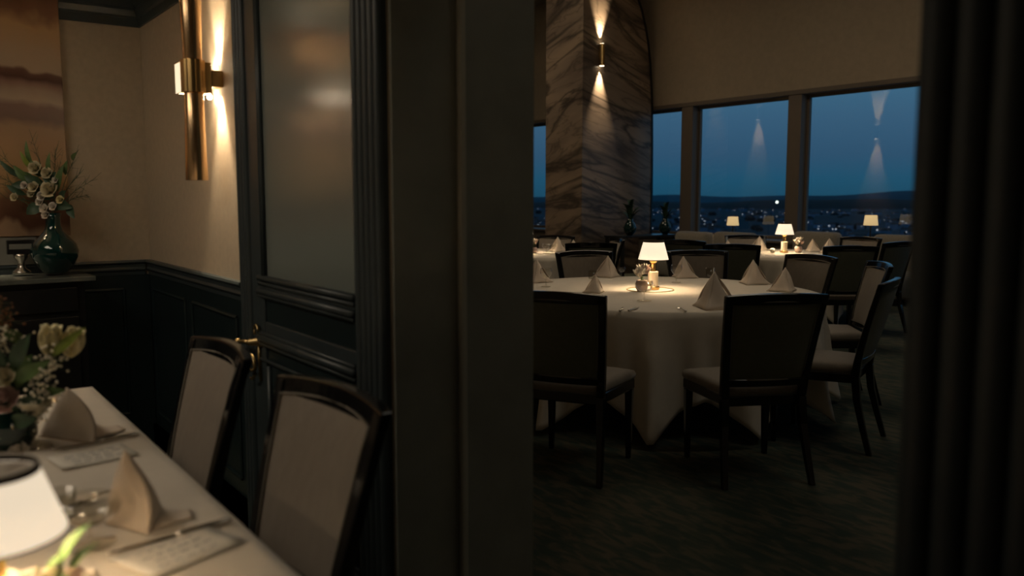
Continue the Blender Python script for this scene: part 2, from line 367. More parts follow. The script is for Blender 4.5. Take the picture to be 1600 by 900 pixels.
# ---- folded-back panelled door leaf lying in the plane of the partition wall
door = empty('door_1', (0, YP, 0)); door['kind'] = 'structure'
DX0, DX1 = -3.52, -2.44
fr = MB()
flutes(fr, DX0, DX0 + .115, 0, 0, HP - .002, 3, .020, .012)       # left casing
fr.box(DX0 + .115, DX0 + .25, -.016, 0, 0, HP - .002)            # stile
fr.box(DX0 + .25, DX1, -.016, 0, .90, .955)
fr.box(DX0 + .25, DX1, -.016, 0, 1.06, 1.13)
fr.box(DX0 + .25, DX1, -.016, 0, .0, .20)
fr.box(DX1 - .02, DX1, -.018, 0, 0, HP - .002)
fr.box(DX0 + .115, DX1, -.016, 0, 2.50, HP - .002)
fr.build('door_frame', 'dark_paint', door, bevel=.004)
MB().box(DX0 + .25, DX1 - .02, -.010, -.001, 1.13, 2.50).build('glass_panel', 'satin', door)
md = MB()
for x in (DX0 + .25, DX0 + .268): md.tube([(x, -.016, 1.13), (x, -.016, 2.5)], .010, 6)
for z, r in ((1.128, .013), (1.106, .008), (1.075, .016), (1.058, .010), (.905, .010), (.885, .018), (.862, .009), (.80, .008), (.20, .014), (.225, .009)):
    md.tube([(DX0 + .20, -.018, z), (DX1 - .02, -.018, z)], r, 8)
for x in (DX0 + .275, DX1 - .05):
    for z0, z1 in ((.25, .78),): md.tube([(x, -.014, z0), (x, -.014, z1)], .010, 6)
md.build('moulding', 'dark_paint', door, smooth=True)
MB().box(DX0 + .25, DX1 - .02, -.008, -.001, .20, .90).box(DX0 + .25, DX1 - .02, -.008, -.001, .955, 1.06).build('lower_panel', 'panel_paint', door)
# lever handle and turned escutcheon
hd = MB()
hx, hz = -3.335, .868
hd.lathe([(.0, -.003), (.030, 0), (.030, .006), (.016, .012), (.012, .05), (.0, .052)], 20)
rot = Matrix.Translation((hx, -.016, hz)) @ Matrix.Rotation(radians(90), 4, 'X')
hd.v = [tuple(rot @ Vector(q)) for q in hd.v]
hd.tube([(hx, -.064, hz), (hx - .02, -.070, hz + .002), (hx - .06, -.072, hz - .004), (hx - .095, -.072, hz - .008)], [.009, .009, .008, .007], 10)
hd.ball((hx - .10, -.072, hz - .009), .014, 12, 8)
hd.tube([(hx + .0 + .022 * cos(a), -.03, hz + .045 + .022 * sin(a)) for a in [i * pi / 8 for i in range(0, 11)]], .006, 8)
hd.tube([(hx - .03 + .045 * cos(a), -.045, hz - .105 + .050 * sin(a)) for a in [pi * .75 - i * pi / 9 for i in range(0, 13)]], [.004 + .004 * sin(pi * i / 12) for i in range(13)], 8)
hd.tube([(hx - .035 + .022 * cos(a), -.040, hz - .100 + .024 * sin(a)) for a in [i * pi / 6 for i in range(0, 12)]], .005, 8)
hd.tube([(hx + .008, -.018, hz - .16), (hx + .008, -.022, hz - .08), (hx, -.022, hz)], .008, 8)
hd.build('door_handle', 'brass_dark', door, smooth=True)

# ---- wainscot + rail + crown in the private room
def rail_profile(p):   # (out, z) around z=0 top
    return [(0, .0), (.030, .0), (.034, -.012), (.022, -.024), (.018, -.040), (.026, -.052), (.014, -.066), (.012, -.085), (0, -.085)]
def moulding(name, prof, x0, x1, wall, m, z):
    if wall == 'part':    # on the partition, projecting towards -Y
        rings = [[(x, YP - o_, z + h_) for o_, h_ in prof] for x in (x0, x1)]
    else:                 # on the left wall, projecting towards +X
        rings = [[(XL + o_, y, z + h_) for o_, h_ in prof] for y in (x0, x1)]
    return struct(MB().loft(rings), name, m, bevel=.002)
rp_ = rail_profile(0)
moulding('trim_8', rp_, XL, DX0 - .001, 'part', 'dark_paint', 1.092)
moulding('trim_9', rp_, -3.2, YP - .03, 'left', 'dark_paint', 1.092)
cp = [(0, 0), (.012, 0), (.012, .045), (.022, .055), (.030, .085), (.030, .10), (.050, .13), (.085, .175), (.085, .20), (.115, .225), (.115, .245), (0, .245)]
moulding('trim_10', cp, XL, 3, 'part', 'dark_paint', 2.372)
moulding('trim_11', cp, -3.2, YP - .001, 'left', 'dark_paint', 2.372)
ws = MB().box(XL + .001, DX0 - .002, YP - .008, YP - .001, 0, 1.008)
ws2 = MB().box(XL + .001, XL + .008, -3.2, YP - .01, 0, 1.008)
for (a, b) in ((XL + .10, -4.40), (-4.28, DX0 - .10)):
    for z in (.22, .93): ws.tube([(a, YP - .010, z), (b, YP - .010, z)], .010, 6)
    for x in (a, b): ws.tube([(x, YP - .010, .22), (x, YP - .010, .93)], .010, 6)
    ws.box(XL, DX0 - .002, YP - .024, YP - .001, 0, .14)
for (a, b) in ((-3.0, -1.9), (-1.8, -.8), (-.7, .1), (.15, 1.05)):
    for z in (.22, .93): ws2.tube([(XL + .010, a, z), (XL + .010, b, z)], .010, 6)
    for y in (a, b): ws2.tube([(XL + .010, y, .22), (XL + .010, y, .93)], .010, 6)
struct(ws, 'wall_wainscot_partition', 'panel_paint'); struct(ws2, 'wall_wainscot_left', 'panel_paint')

# ---- window wall
SILL, HEAD = .74, 3.05
mull = [(-22.2, -21.93), (-19.60, -19.33), (-17.0, -16.73), (-13.60, -13.33), (-10.90, -10.63), (-8.62, -8.37), (-6.33, -6.08), (-4.05, -3.80), (-1.77, -1.50), (.5, .77)]
ww = MB().box(-24, 3, WY, WY + .3, 0, SILL - .03).box(-24, 3, WY, WY + .3, HEAD + .07, HM).box(-24, mull[0][0], WY, WY + .3, SILL - .03, HEAD + .07).box(mull[-1][1], 3, WY, WY + .3, SILL - .03, HEAD + .07)
struct(ww, 'wall_window', 'main_wall')
struct(MB().box(-24, 3, WY - .02, WY + .24, HEAD, HEAD + .07), 'trim_12', 'frame', bevel=.006)
for i, (a, b) in enumerate(mull):
    struct(MB().box(a, b, WY, WY + .24, SILL, HEAD), 'trim_%d' % (14 + i), 'frame', bevel=.006)
struct(MB().box(-11.585, 3, WY - .42, WY + .22, SILL - .04, SILL - .002).box(-11.585, 3, WY - .36, WY - .001, 0, SILL - .04).box(-24, -12.64, WY - .42, WY + .22, SILL - .04, SILL - .002).box(-24, -12.64, WY - .36, WY - .001, 0, SILL - .04), 'trim_13', 'frame', bevel=.006)
for i in range(len(mull) - 1):
    x0, x1 = mull[i][1], mull[i + 1][0]
    wn = empty('window_%d' % (i + 1), ((x0 + x1) / 2, WY + .18, SILL)); wn['kind'] = 'structure'
    hw = (x1 - x0) / 2; hh = HEAD - SILL
    f_ = MB()
    for bx in ((-hw, -hw + .045, 0, hh), (hw - .045, hw, 0, hh), (-hw + .045, hw - .045, 0, .05), (-hw + .045, hw - .045, hh - .05, hh)):
        f_.box(bx[0], bx[1], -.03, .03, bx[2], bx[3])
    f_.build('window_frame', 'frame', wn, bevel=.004)
    MB().box(-hw + .044, hw - .044, -.004, .004, .048, hh - .048).build('pane', 'pane', wn)

# ---- marble pier with an arched inner edge, running back to the window wall
PX = -11.59
prof = [(10.02, 0), (11.775, 0), (11.775, 1.6), (11.765, 2.4), (11.745, 3.1), (11.715, 3.5), (11.68, 3.9), (11.62, 4.25), (11.54, 4.55), (11.44, 4.83), (11.30, 5.10), (11.10, 5.38), (10.90, 5.59), (10.02, 5.59)]
pier = empty('marble_pier', (PX - .52, 10.02, 0), label='warm veined marble pier with arched edge between the windows', cat='pillar')
PXc = PX - (PX - .52); 
rings = [[(x, y - 10.02, z) for y, z in prof] for x in (-.52, .52)]
MB().loft(rings).build('pillar_body', 'marble', pier, bevel=.004)
ed = prof[1:-1]
edge = MB().loft([[(x, y - 10.02 + .012, z) for x, y in ((-.50, y), (.535, y))] + [(.535, y - 10.02 - .03, z), (-.50, y - 10.02 - .03, z)] for y, z in ed])
edge.build('edge_trim', 'wood_dark', pier)

# main-room wall sconces (short brass cylinders lighting up and down)
def cylinder_sconce(loc, rz, label, power=230, group=None):
    r = empty('cylinder_wall_light', loc, rz, label, 'wall light', group)
    MB().lathe([(.0, -.19), (.048, -.19), (.050, -.185), (.050, .185), (.048, .19), (.0, .19)], 24, (0, -.062, 0)).build('lamp_body', 'brass', r, smooth=False)
    MB().box(-.03, .03, -.03, -.001, -.06, .06).build('wall_bracket', 'brass_dark', r, bevel=.004)
    MB().lathe([(0, 0), (.040, 0), (.040, .004), (0, .004)], 20, (0, -.062, .1901)).build('lens', 'bulb', r)
    MB().lathe([(0, 0), (.040, 0), (.040, .004), (0, .004)], 20, (0, -.062, -.1942)).build('lens', 'bulb', r)
    light('bulb', 'SPOT', (0, -.050, .205), power, (1, .78, .5), r, .012, radians(44), 1, (pi - radians(5), 0, 0))
    light('bulb', 'SPOT', (0, -.050, -.205), power, (1, .78, .5), r, .012, radians(44), 1, (radians(5), 0, 0))
    return r
for x, y, p_ in ((-4.3, 4.4, 95), (-6.25, 8.6, 75), (-8.15, 6.16, 75)):      # ceiling downlights above the round tables
    light('table_downlight', 'SPOT', (x, y, 5.55), p_, (1, .82, .60), None, .06, radians(31), .45)
cylinder_sconce((PX, 10.41, 3.93), pi / 2, 'short brass up-and-down light fixed to the marble pier')
for x, z, t in ((-17.3, 4.0, 'brass up-and-down light mirrored in the middle window, on the hidden wall'), (-13.3, 3.2, 'brass up-and-down light mirrored in the right window, on the hidden wall')):
    cylinder_sconce((x, YM, z), pi, t, 600)

# ------------------------------------------------------------ far landscape
def terrain():
    mb = MB(); rnd = random.Random(3)
    def hz(x, y):
        r = sqrt(x * x + y * y)
        return -62 + 0.0 * r + 6 * sin(x * .0021 + 1) * sin(y * .0017)
    dirs = [radians(96 + i * 1.6) for i in range(0, 58)]
    rad = [60, 140, 300, 500, 800, 1100, 1500, 2000, 2700, 3500, 4600]
    vs = []
    for r in rad:
        for a in dirs: vs.append((r * cos(a), r * sin(a), hz(r * cos(a), r * sin(a))))
    n = len(dirs)
    mb.add(vs, [(j * n + i, j * n + i + 1, (j + 1) * n + i + 1, (j + 1) * n + i) for j in range(len(rad) - 1) for i in range(n - 1)])
    return mb
o = struct(terrain(), 'ground_valley', 'soil')
for k, (r0, h0, amp, m_) in enumerate(((4300, -28, 16, 'tree_far'), (6500, 10, 34, 'hill'))):
    mb = MB(); K = 90
    dirs = [radians(96 + i * 1.0) for i in range(0, K)]
    def top(a, s): return h0 + amp * (.5 * sin(a * 9 + s) + .3 * sin(a * 23 + 2 * s) + .2 * sin(a * 51 + s))
    rings = []
    for rr, f0 in ((r0, 0), (r0 + 150, .6), (r0 + 400, 1), (r0 + 900, .7)):
        rings.append([((rr) * cos(a), rr * sin(a), -75 + (top(a, 1.3 + k) + 75) * f0) for a in dirs])
    mb.loft(rings, closed=False)
    struct(mb, 'hill_range', m_, smooth=True)
# scattered houses, woods and lights far below: uncountable
rnd = random.Random(11)
hs = MB(); rf = MB(); lt = MB(); wd_ = MB()
for i in range(1600):
    a = radians(rnd.uniform(104, 178)); r = 1100 + 2900 * rnd.random() ** 1.2
    cl = sin(a * 31 + r * .0031) + sin(a * 57 - r * .0017)
    if cl < -.3: continue
    x, y = r * cos(a), r * sin(a); z = -62
    w_, d_, h_ = rnd.uniform(7, 20), rnd.uniform(7, 12), rnd.uniform(5, 11)
    mt = Matrix.Translation((x, y, z)) @ Matrix.Rotation(rnd.uniform(0, pi), 4, 'Z')
    hs.box(-w_ / 2, w_ / 2, -d_ / 2, d_ / 2, -6, h_, mt)
    rf.loft([[mt @ Vector((s_ * w_ / 2 * 1.05, -d_ / 2 * 1.1, h_)), mt @ Vector((s_ * w_ / 2 * 1.05, d_ / 2 * 1.1, h_)), mt @ Vector((s_ * w_ / 2 * 1.05, 0, h_ + d_ * .4))] for s_ in (-1, 1)])
    if rnd.random() < .8: lt.ball((x + rnd.uniform(-9, 9), y - 9, z + rnd.uniform(3, 10)), rnd.uniform(.5, 1.5), 6, 4)
tag(hs.build('distant_house_walls', 'house'), 'pale walls of the blurred town houses spread over the valley outside', 'town', kind='stuff')
tag(rf.build('distant_house_roofs', 'roof'), 'dark pitched roofs of the blurred town in the valley outside', 'town', kind='stuff')
tag(lt.build('distant_town_lights', 'town_light'), 'tiny pale street and window lights of the town outside', 'town lights', kind='stuff')
for i in range(420):
    a = radians(rnd.uniform(104, 178)); r = rnd.choice((rnd.uniform(700, 1400), rnd.uniform(1400, 3800)))
    x, y = r * cos(a), r * sin(a); s_ = rnd.uniform(6, 15)
    wd_.ball((x, y, -62 + s_ * .3), s_, 7, 5, .6)
tag(wd_.build('distant_woods', 'tree_far', smooth=True), 'dark clumps of trees between the houses of the valley outside', 'trees', kind='stuff')
# the one bright light seen in the middle window
P_ = Vector((-2008, 2701, -22))
tag(MB().ball(P_, 4.6, 10, 7).build('distant_floodlight', 'bright_town_light', smooth=True), 'brightest pale light point among the town lights, middle window', 'light')
# ------------------------------------------------------------ chairs
def make_chair(label, group):
    r = empty('dining_chair', (0, 0, 0), 0, label, 'chair', group)
    # stile: waist (.205) at seat, top flares to .25 and leans back
    def stile_y(z): t = (z - .45) / .53; return -.125 * (t ** 1.25) if t > 0 else 0
    def stile_x(z): t = (z - .45) / .53; return .205 + .043 * t
    zs = [.44, .52, .62, .72, .82, .90, .965]
    bf = MB()
    for s_ in (-1, 1):
        bf.rect([(s_ * stile_x(z), stile_y(z), z) for z in zs], .040, [.045, .042, .038, .034, .032, .030, .028])
    def railx(z0, z1, bow, crown, dep):
        rings = []; K = 14
        for i in range(K + 1):
            u = -1 + 2 * i / K; zz0 = z0; zz1 = z1 + crown * (1 - u * u)
            x0 = u * (stile_x(z0) + .020); x1 = u * (stile_x(z1) + .020)
            y0 = stile_y(z0) - bow * (1 - u * u); y1 = stile_y(z1) - bow * (1 - u * u)
            rings.append([(x0, y0 - dep / 2, zz0), (x0, y0 + dep / 2, zz0), (x1, y1 + dep / 2, zz1), (x1, y1 - dep / 2, zz1)])
        return rings
    bf.loft(railx(.925, .970, .035, .014, .034)); bf.loft(railx(.500, .540, .022, 0, .032))
    bf.build('back_frame', 'lacquer', r, bevel=.006, seg=3)
    def panel(sign, m, name):
        def fn(u, v):
            z = .536 + (.395 + .012 * (1 - (2 * u - 1) ** 2)) * v; uu = 2 * u - 1; x = uu * (stile_x(z) - .018)
            bow = (.022 + .013 * v) * (1 - uu * uu); puff = .014 * (1 - uu ** 4) * (1 - (2 * v - 1) ** 4)
            return (x, stile_y(z) - bow + sign * (.011 + puff), z)
        return MB().grid(fn, 12, 12).build(name, m, r, smooth=True)
    p = panel(1, 'fabric', 'backrest'); q = panel(-1, 'fabric_back', 'backrest_rear'); tag(q, 'plain rear upholstery of the backrest')
    pp = MB()
    for sg in (1, -1):
        pts = []
        for (u, v) in [(i / 8, 0) for i in range(8)] + [(1, i / 8) for i in range(8)] + [(1 - i / 8, 1) for i in range(8)] + [(0, 1 - i / 8) for i in range(9)]:
            z = .536 + (.395 + .012 * (1 - (2 * u - 1) ** 2)) * v; uu = 2 * u - 1; x = uu * (stile_x(z) - .020)
            pts.append((x, stile_y(z) - (.022 + .013 * v) * (1 - uu * uu) + sg * .015, z))
        pp.tube(pts, .0035, 5)
    pp.build('piping', 'piping', p, smooth=True)
    # seat cushion
    def outline(k, z):
        pts = []
        for x, y in ((-.195, .005), (.195, .005), (.252, .465), (-.252, .465)): pts.append((x, y))
        res = []
        for i in range(4):
            a = Vector(pts[i]); b = Vector(pts[(i + 1) % 4])
            for t in [j / 6 for j in range(6)]:
                v_ = a.lerp(b, t)
                if i == 2: v_.y += .030 * (1 - (2 * t - 1) ** 2)
                res.append(v_)
        cc = Vector((0, .24))
        return [((cc + (v_ - cc) * k).x, (cc + (v_ - cc) * k).y, z) for v_ in res]
    seat = MB().loft([outline(.985, .445), outline(1.015, .460), outline(1.02, .475), outline(.985, .492), outline(.88, .503), outline(.55, .510), outline(.05, .512)])
    seat.build('seat', 'fabric', r, smooth=True)
    MB().loft([outline(.985, .392), outline(.995, .398), outline(.995, .440), outline(.985, .4449)]).build('seat_frame', 'lacquer', r)
    for s_ in (-1, 1):
        MB().rect([(s_ * .232, -.095, 0), (s_ * .222, -.055, .14), (s_ * .210, -.015, .30), (s_ * .205, 0, .4395)], [.028, .032, .037, .040], [.030, .034, .040, .045]).build('leg', 'lacquer', r, bevel=.003)
        MB().rect([(s_ * .228, .440, 0), (s_ * .228, .442, .20), (s_ * .228, .442, .3915)], [.026, .034, .042], [.026, .034, .042]).build('leg', 'lacquer', r, bevel=.003)
    return r
def face(fx, fy): return atan2(-fx, fy)
G1 = 'upholstered dining chairs around the near round table'
G2 = 'dining chairs around the farther round tables'
chair0 = make_chair('', '')
first = [True]
def put_chair(tx, ty, fx, fy, label, group, sc=1, back=.12):
    n = sqrt(fx * fx + fy * fy); fx /= n; fy /= n
    loc = (tx + back * fx, ty + back * fy, 0)
    if first[0]:
        first[0] = False; chair0.location = loc; chair0.rotation_euler = (0, 0, face(fx, fy)); chair0['label'] = label; chair0['group'] = group; return chair0
    return dup(chair0, loc, face(fx, fy), label, group, scale=(1, 1, sc) if sc != 1 else None)
put_chair(-3.26, 2.65, -.50, .86, 'dark-backed dining chair nearest the door jamb, half hidden by it', G1)
put_chair(-2.56, 3.47, -.89, .46, 'dark-backed dining chair in front of the near round table, right of the cloth point', G1)
put_chair(-2.72, 4.56, -.93, -.36, 'dining chair seen edge on at right of near table, nearer of the two side-on ones', G1, back=.03)
put_chair(-3.34, 5.68, -.68, -.73, 'side-on dining chair showing its tan front, behind the edge-on one at right', G1)
put_chair(-4.09, 5.96, -.16, -.99, 'dining chair facing camera behind the near table, just right of the peaked napkin pair', G1)
put_chair(-5.03, 5.68, .78, -.63, 'dining chair facing camera directly right behind the near table lamp', G1)
put_chair(-5.55, 4.83, .96, -.28, 'dining chair facing camera behind the near table, left of its lamp', G1)
put_chair(-5.47, 6.69, -.63, .78, 'dark-backed chair in front of the second table, left of its lit lamp', G2)
put_chair(-4.63, 7.38, -.81, .59, 'chair with its back turned, right in front of the second round table', G2)
put_chair(-4.75, 8.44, -1, .08, 'rightmost dining chair, legs free on the carpet beside the doorway edge', G2)
put_chair(-6.02, 9.80, .1, -1, 'chair behind the second table, partly hidden by the turned-back chair in front', G2, .96)
put_chair(-7.20, 9.05, .75, -.66, 'chair behind the second table, left of its lamp, peaked napkin before it', G2, .96)
put_chair(-6.30, 6.90, -.2, 1, 'narrow-looking chair back seen between the near lamp and the second table', G2)
put_chair(-6.51, 5.76, -.81, .58, 'chair back just left of the marble pier foot, over the near table chair', G2)
put_chair(-7.30, 6.86, -.45, -.89, 'chair at the foot of the marble pier, right of the third table', G2, .98)
put_chair(-8.60, 7.00, .45, -.89, 'chair behind the third table at the left, two napkins before it', G2, .96)
G0 = 'dining chairs along the private room table'
put_chair(-1.93, .835, .07, -1, 'high-backed chair in the private room, nearer of the two at the foreground table', G0, back=.10)
put_chair(-2.73, .815, .0, -1, 'high-backed chair in the private room, farther one below the door handle', G0, back=.10)

# ------------------------------------------------------------ round tables
def cloth_table(loc, R, lobes, rot, label_t, label_c, segs=240, amp=.20, H=.765):
    t = empty('round_table', loc, 0, label_t, 'table', 'round tables of the main room')
    MB().lathe([(0, H - .035), (R - .01, H - .035), (R - .005, H - .03), (R - .005, H - .008), (R - .01, H - .005), (0, H - .005)], 48).build('tabletop', 'wood_dark', t)
    MB().lathe([(.30, 0), (.30, .03), (.10, .07), (.07, .15), (.07, H - .12), (.20, H - .036)], 24).build('pedestal', 'wood_dark', t, smooth=True)
    def fn(u, v):
        a = 2 * pi * u
        lb = (1 - abs(sin(lobes * (a - rot) / 2))) ** .85       # 1 at lobe directions
        lb2 = .5 + .5 * sin(3 * a + 1.1)
        zh = .02 + amp * (1 - lb) + .05 * lb2 * (1 - lb)
        if v < .5:
            r = R * (v / .5) * .995; return (r * cos(a), r * sin(a), H)
        k = (v - .5) / .5
        fold = (.050 + .070 * k + .12 * k * k * lb) * (lb - .30) + (.006 + .030 * k) * sin(int(lobes * 2.7) * a + 1 + .8 * sin(5 * a)) + .010 * sin(lobes * 4.3 * a + 2) * k
        r = R + .012 * min(1, k * 8) + fold * min(1, .12 + k * 2.6)
        z = H - .012 * min(1, k * 10) - (H - .012 - zh) * k
        return (r * cos(a), r * sin(a), z)
    c_ = MB().grid(fn, segs, 36).build('tablecloth', 'linen', None, smooth=True, solid=.003)
    c_.location = (loc[0], loc[1], .004); tag(c_, label_c, 'tablecloth', 'white cloths on the round tables')
    return t, c_
T1 = (-4.30, 4.40, 0); T2 = (-6.25, 8.60, 0); T3 = (-8.15, 6.16, 0)
# direction of the hanging point seen near the middle of the doorway
A1 = atan2(3.42 - 4.40, -3.22 + 4.30)
cloth_table(T1, 1.15, 12, atan2(3.37 - 4.40, -3.30 + 4.30), 'near round table standing under the long white cloth', 'white cloth hanging in deep points from the near round table')
cloth_table(T2, .84, 10, .3, 'second round table under a white cloth before the windows', 'white cloth on the second round table before the windows', 200)
cloth_table(T3, .84, 10, .9, 'third round table under a white cloth, cut off by the door jamb', 'white cloth on the third table, cut off by the door jamb', 200)

# ------------------------------------------------------------ table lamps
def make_lamp(label, shade_m='shade', group=None, kind='alabaster', power=11):
    r = empty('table_lamp', (0, 0, 0), 0, label, 'table lamp', group)
    MB().lathe([(0, 0), (.046, 0), (.048, .004), (.048, .020), (.044, .024), (0, .024)], 32).build('base', 'brass', r, smooth=False, bevel=.001)
    MB().lathe([(0, .0242), (.037, .0242), (.037, .128), (.034, .132), (0, .132)], 32).build('stone_column', 'alabaster', r, bevel=.001)
    MB().lathe([(0, .1322), (.019, .1322), (.019, .190), (.016, .192), (.030, .205), (.030, .210), (0, .210)], 24).build('neck', 'brass', r)
    MB().lathe([(.108, .218), (.071, .352)], 40, caps=False).build('lamp_shade', shade_m, r, smooth=True, solid=.002)
    MB().lathe([(.0745, .343), (.0725, .357), (.069, .357), (.071, .343), (.0745, .343)], 40, caps=False).build('shade_trim', 'shade_trim', r, smooth=False)
    MB().lathe([(.1095, .216), (.1090, .2195), (.1070, .2195), (.1070, .216), (.1095, .216)], 40, caps=False).build('lower_trim', 'shade_trim', r, smooth=False)
    MB().lathe([(0, .338), (.0735, .338), (.0735, .341), (0, .341)], 40).build('top_diffuser', 'linen', r)
    sp = MB()
    for k in range(3): a = k * 2 * pi / 3; sp.tube([(0, 0, .335), (.070 * cos(a), .070 * sin(a), .348)], .0015, 5)
    sp.tube([(0, 0, .21), (0, 0, .336)], .0025, 6); sp.build('shade_carrier', 'brass', r)
    MB().ball((0, 0, .262), .016, 12, 8).build('bulb', 'bulb', r, smooth=True)
    light('bulb_light', 'POINT', (0, 0, .285), power, (1, .76, .48), r, .05)
    return r
lampA = make_lamp('lit table lamp with cream shade on the near round table', group='lit cream-shaded table lamps'); lampA.location = (-4.372, 4.469, .774)
lampB = dup(lampA, (-6.30, 8.64, .774), 0, 'lit table lamp with cream shade on the second round table'); 
lampC = dup(lampA, (-8.15, 6.14, .774), 0, 'lit lamp at the left of the main room, cut off by the door jamb')
lampF = make_lamp('large-looking glowing lamp on the foreground table at lower left', 'shade_near', power=4.2); lampF.location = (-1.485, .098, .765); lampF.scale = (.98, .98, .77)
def make_dim_lamp(label, loc, ex=0):
    r = empty('table_lamp', loc, 0, label, 'table lamp', 'yellowish lamps on the window ledge')
    MB().lathe([(0, 0), (.05, 0), (.05, .012), (.012, .02), (.010, .21 + ex), (0, .21 + ex)], 24).build('base', 'wood_dark', r)
    MB().lathe([(.100, .215 + ex), (.082, .36 + ex)], 36, caps=False).build('lamp_shade', 'shade_soft', r, smooth=True, solid=.002)
    MB().ball((0, 0, .27 + ex), .014, 10, 7).build('bulb', 'bulb', r, smooth=True)
    light('bulb_light', 'POINT', (0, 0, .285 + ex), .8, (1, .72, .42), r, .02)
    return r
l1 = make_dim_lamp('yellow-shaded lamp on the window ledge, middle window, left of the second table', (-9.42, 11.50, .741))
l2 = make_dim_lamp('yellow-shaded lamp on the window ledge before the right window', (-6.92, 11.50, .741), .07)

# ------------------------------------------------------------ tableware
def napkin_mesh(seed, s=1.0, ht=.18):
    rn = random.Random(seed); mb = MB()
    A = Vector((0, 0, ht)); Fp = Vector((0, .085, 0))
    for sd in (-1, 1):
        W_ = Vector((sd * .105, -.035, 0)); B_ = Vector((sd * .06, -.095, 0))
        bul = rn.uniform(.010, .022)
        def fn(u, v, a=Fp, b=W_, bul=bul):
            base = a.lerp(b, u) * (.62 + .58 * v ** 2.5); p = A.lerp(base, v); out = Vector((base.x, base.y, 0)); 
            if out.length > 0: out.normalize()
            return p + out * bul * sin(pi * v) * (.3 + sin(pi * u)) + Vector((0, 0, .004 * sin(pi * u) * v))
        mb.grid(fn, 8, 12)
        def fn2(u, v, a=W_, b=B_):
            base = a.lerp(b, u); p = (A * .86).lerp(base, v) if False else Vector((0, 0, ht * (.97 - .12 * u))).lerp(base, v)
            return p + Vector((sd * .012 * sin(pi * v), 0, 0))
        mb.grid(fn2, 5, 10)
    def tail(u, v):
        x = (u - .5) * .13 * (1 - .75 * v); y = -.02 - .09 * v
        return (x, y, .055 * (1 - v) ** 1.6 + .006 * sin(6 * u + v * 4) * (1 - v) + .001)
    mb.grid(tail, 8, 8)
    me = mb
    return me
nap_protos = []
for k in range(3):
    pass
GN = 'peaked folded napkins on the round tables'
napspots = [
    (-5.30, 4.12, -50, 'peaked napkin at left of near table, beside the door jamb', 0, 1),
    (-4.90, 3.66, 20, 'slumped napkin cut off by the door jamb on the near table', 1, .62),
    (-5.28, 4.86, 60, 'tall peaked napkin on near table left of the small flower vase', 2, 1),
    (-4.47, 4.00, 150, 'low napkin fold peeping over the half-hidden chair back', 1, .72),
    (-4.87, 5.33, 10, 'tall peaked napkin right behind the near table lamp', 0, 1),
    (-4.20, 5.38, -70, 'peaked napkin with trailing fold at right rear of near table', 2, 1.05),
    (-3.42, 4.02, 175, 'large shaded napkin at the front edge, beside the dark chair back', 1, 1.25),
    (-3.74, 5.15, -100, 'right-hand napkin of the near table, spreading over the chair top', 0, .95),
    (-6.77, 8.78, 40, 'peaked napkin left of the second table lamp', 2, 1),
    (-6.27, 9.16, 10, 'shaded squat napkin right of the second table lamp', 1, .85),
    (-5.92, 8.98, -60, 'rightmost peaked napkin on the second table', 0, 1),
    (-6.95, 8.40, 80, 'tiny napkin tip beyond the dark chair back, second table', 1, .75),
    (-8.10, 6.62, 30, 'peaked napkin on the third table, right of its lamp', 2, 1),
    (-7.85, 6.66, -40, 'smaller napkin on the third table, farthest right from its lamp', 0, .85)]
protos = {}
for x, y, rz, lb, k, s_ in napspots:
    if k not in protos:
        o = napkin_mesh(k + 20).build('napkin', 'napkin', None, smooth=True, solid=.0025); protos[k] = o
    else:
        o = protos[k].copy(); COL.objects.link(o)
    o.location = (x, y, .7725); o.rotation_euler = (0, 0, radians(-135 + (rz % 80) - 40)); o.scale = (s_ * 1.02, s_ * 1.02, s_)
    tag(o, lb, 'napkin', GN)
GF = 'folded napkins on the foreground table'
# foreground napkins: a sail-like standing fold
def sail(seed, ht, sx):
    mb = MB(); A = Vector((-.01, 0, ht))
    def f1(u, v):      # broad face turned to the camera
        base = Vector((-.075 * sx, -.055, 0)).lerp(Vector((.060 * sx, .035, 0)), u); p = A.lerp(base, v ** 1.0)
        return p + Vector((.55, -.5, 0)) * (.028 * sin(pi * v ** .8) * sin(pi * (.15 + .8 * u))) + Vector((.012, .028, 0)) * sin(pi * v) * u
    mb.grid(f1, 14, 16)
    def f2(u, v):
        base = Vector((.060 * sx, .035, 0)).lerp(Vector((-.03 * sx, .085, 0)), u); p = A.lerp(base, v)
        return p + Vector((.010, .028, 0)) * sin(pi * v) * (1 - u * .6)
    mb.grid(f2, 10, 14)
    def f3(u, v):      # the loose corner lying on the cloth
        return (-.03 + (u - .5) * .14 * (1 - .6 * v), .05 + .10 * v, .045 * (1 - v) ** 2 * (1 - abs(2 * u - 1)) + .002)
    mb.grid(f3, 8, 8)
    return mb
o = sail(1, .165, 1.0).build('napkin', 'napkin', None, smooth=True, solid=.003); o.location = (-1.835, .365, .7665); o.rotation_euler = (0, 0, radians(-8)); o.scale = (.85, .85, 1)
tag(o, 'sail-shaped standing napkin on foreground table, between lamp and lower knife', 'napkin', GF)
o = sail(2, .150, 1.35).build('napkin', 'napkin', None, smooth=True, solid=.003); o.location = (-2.62, .38, .7665); o.rotation_euler = (0, 0, radians(8))
tag(o, 'standing napkin on foreground table beside the white bouquet, at table end', 'napkin', GF)

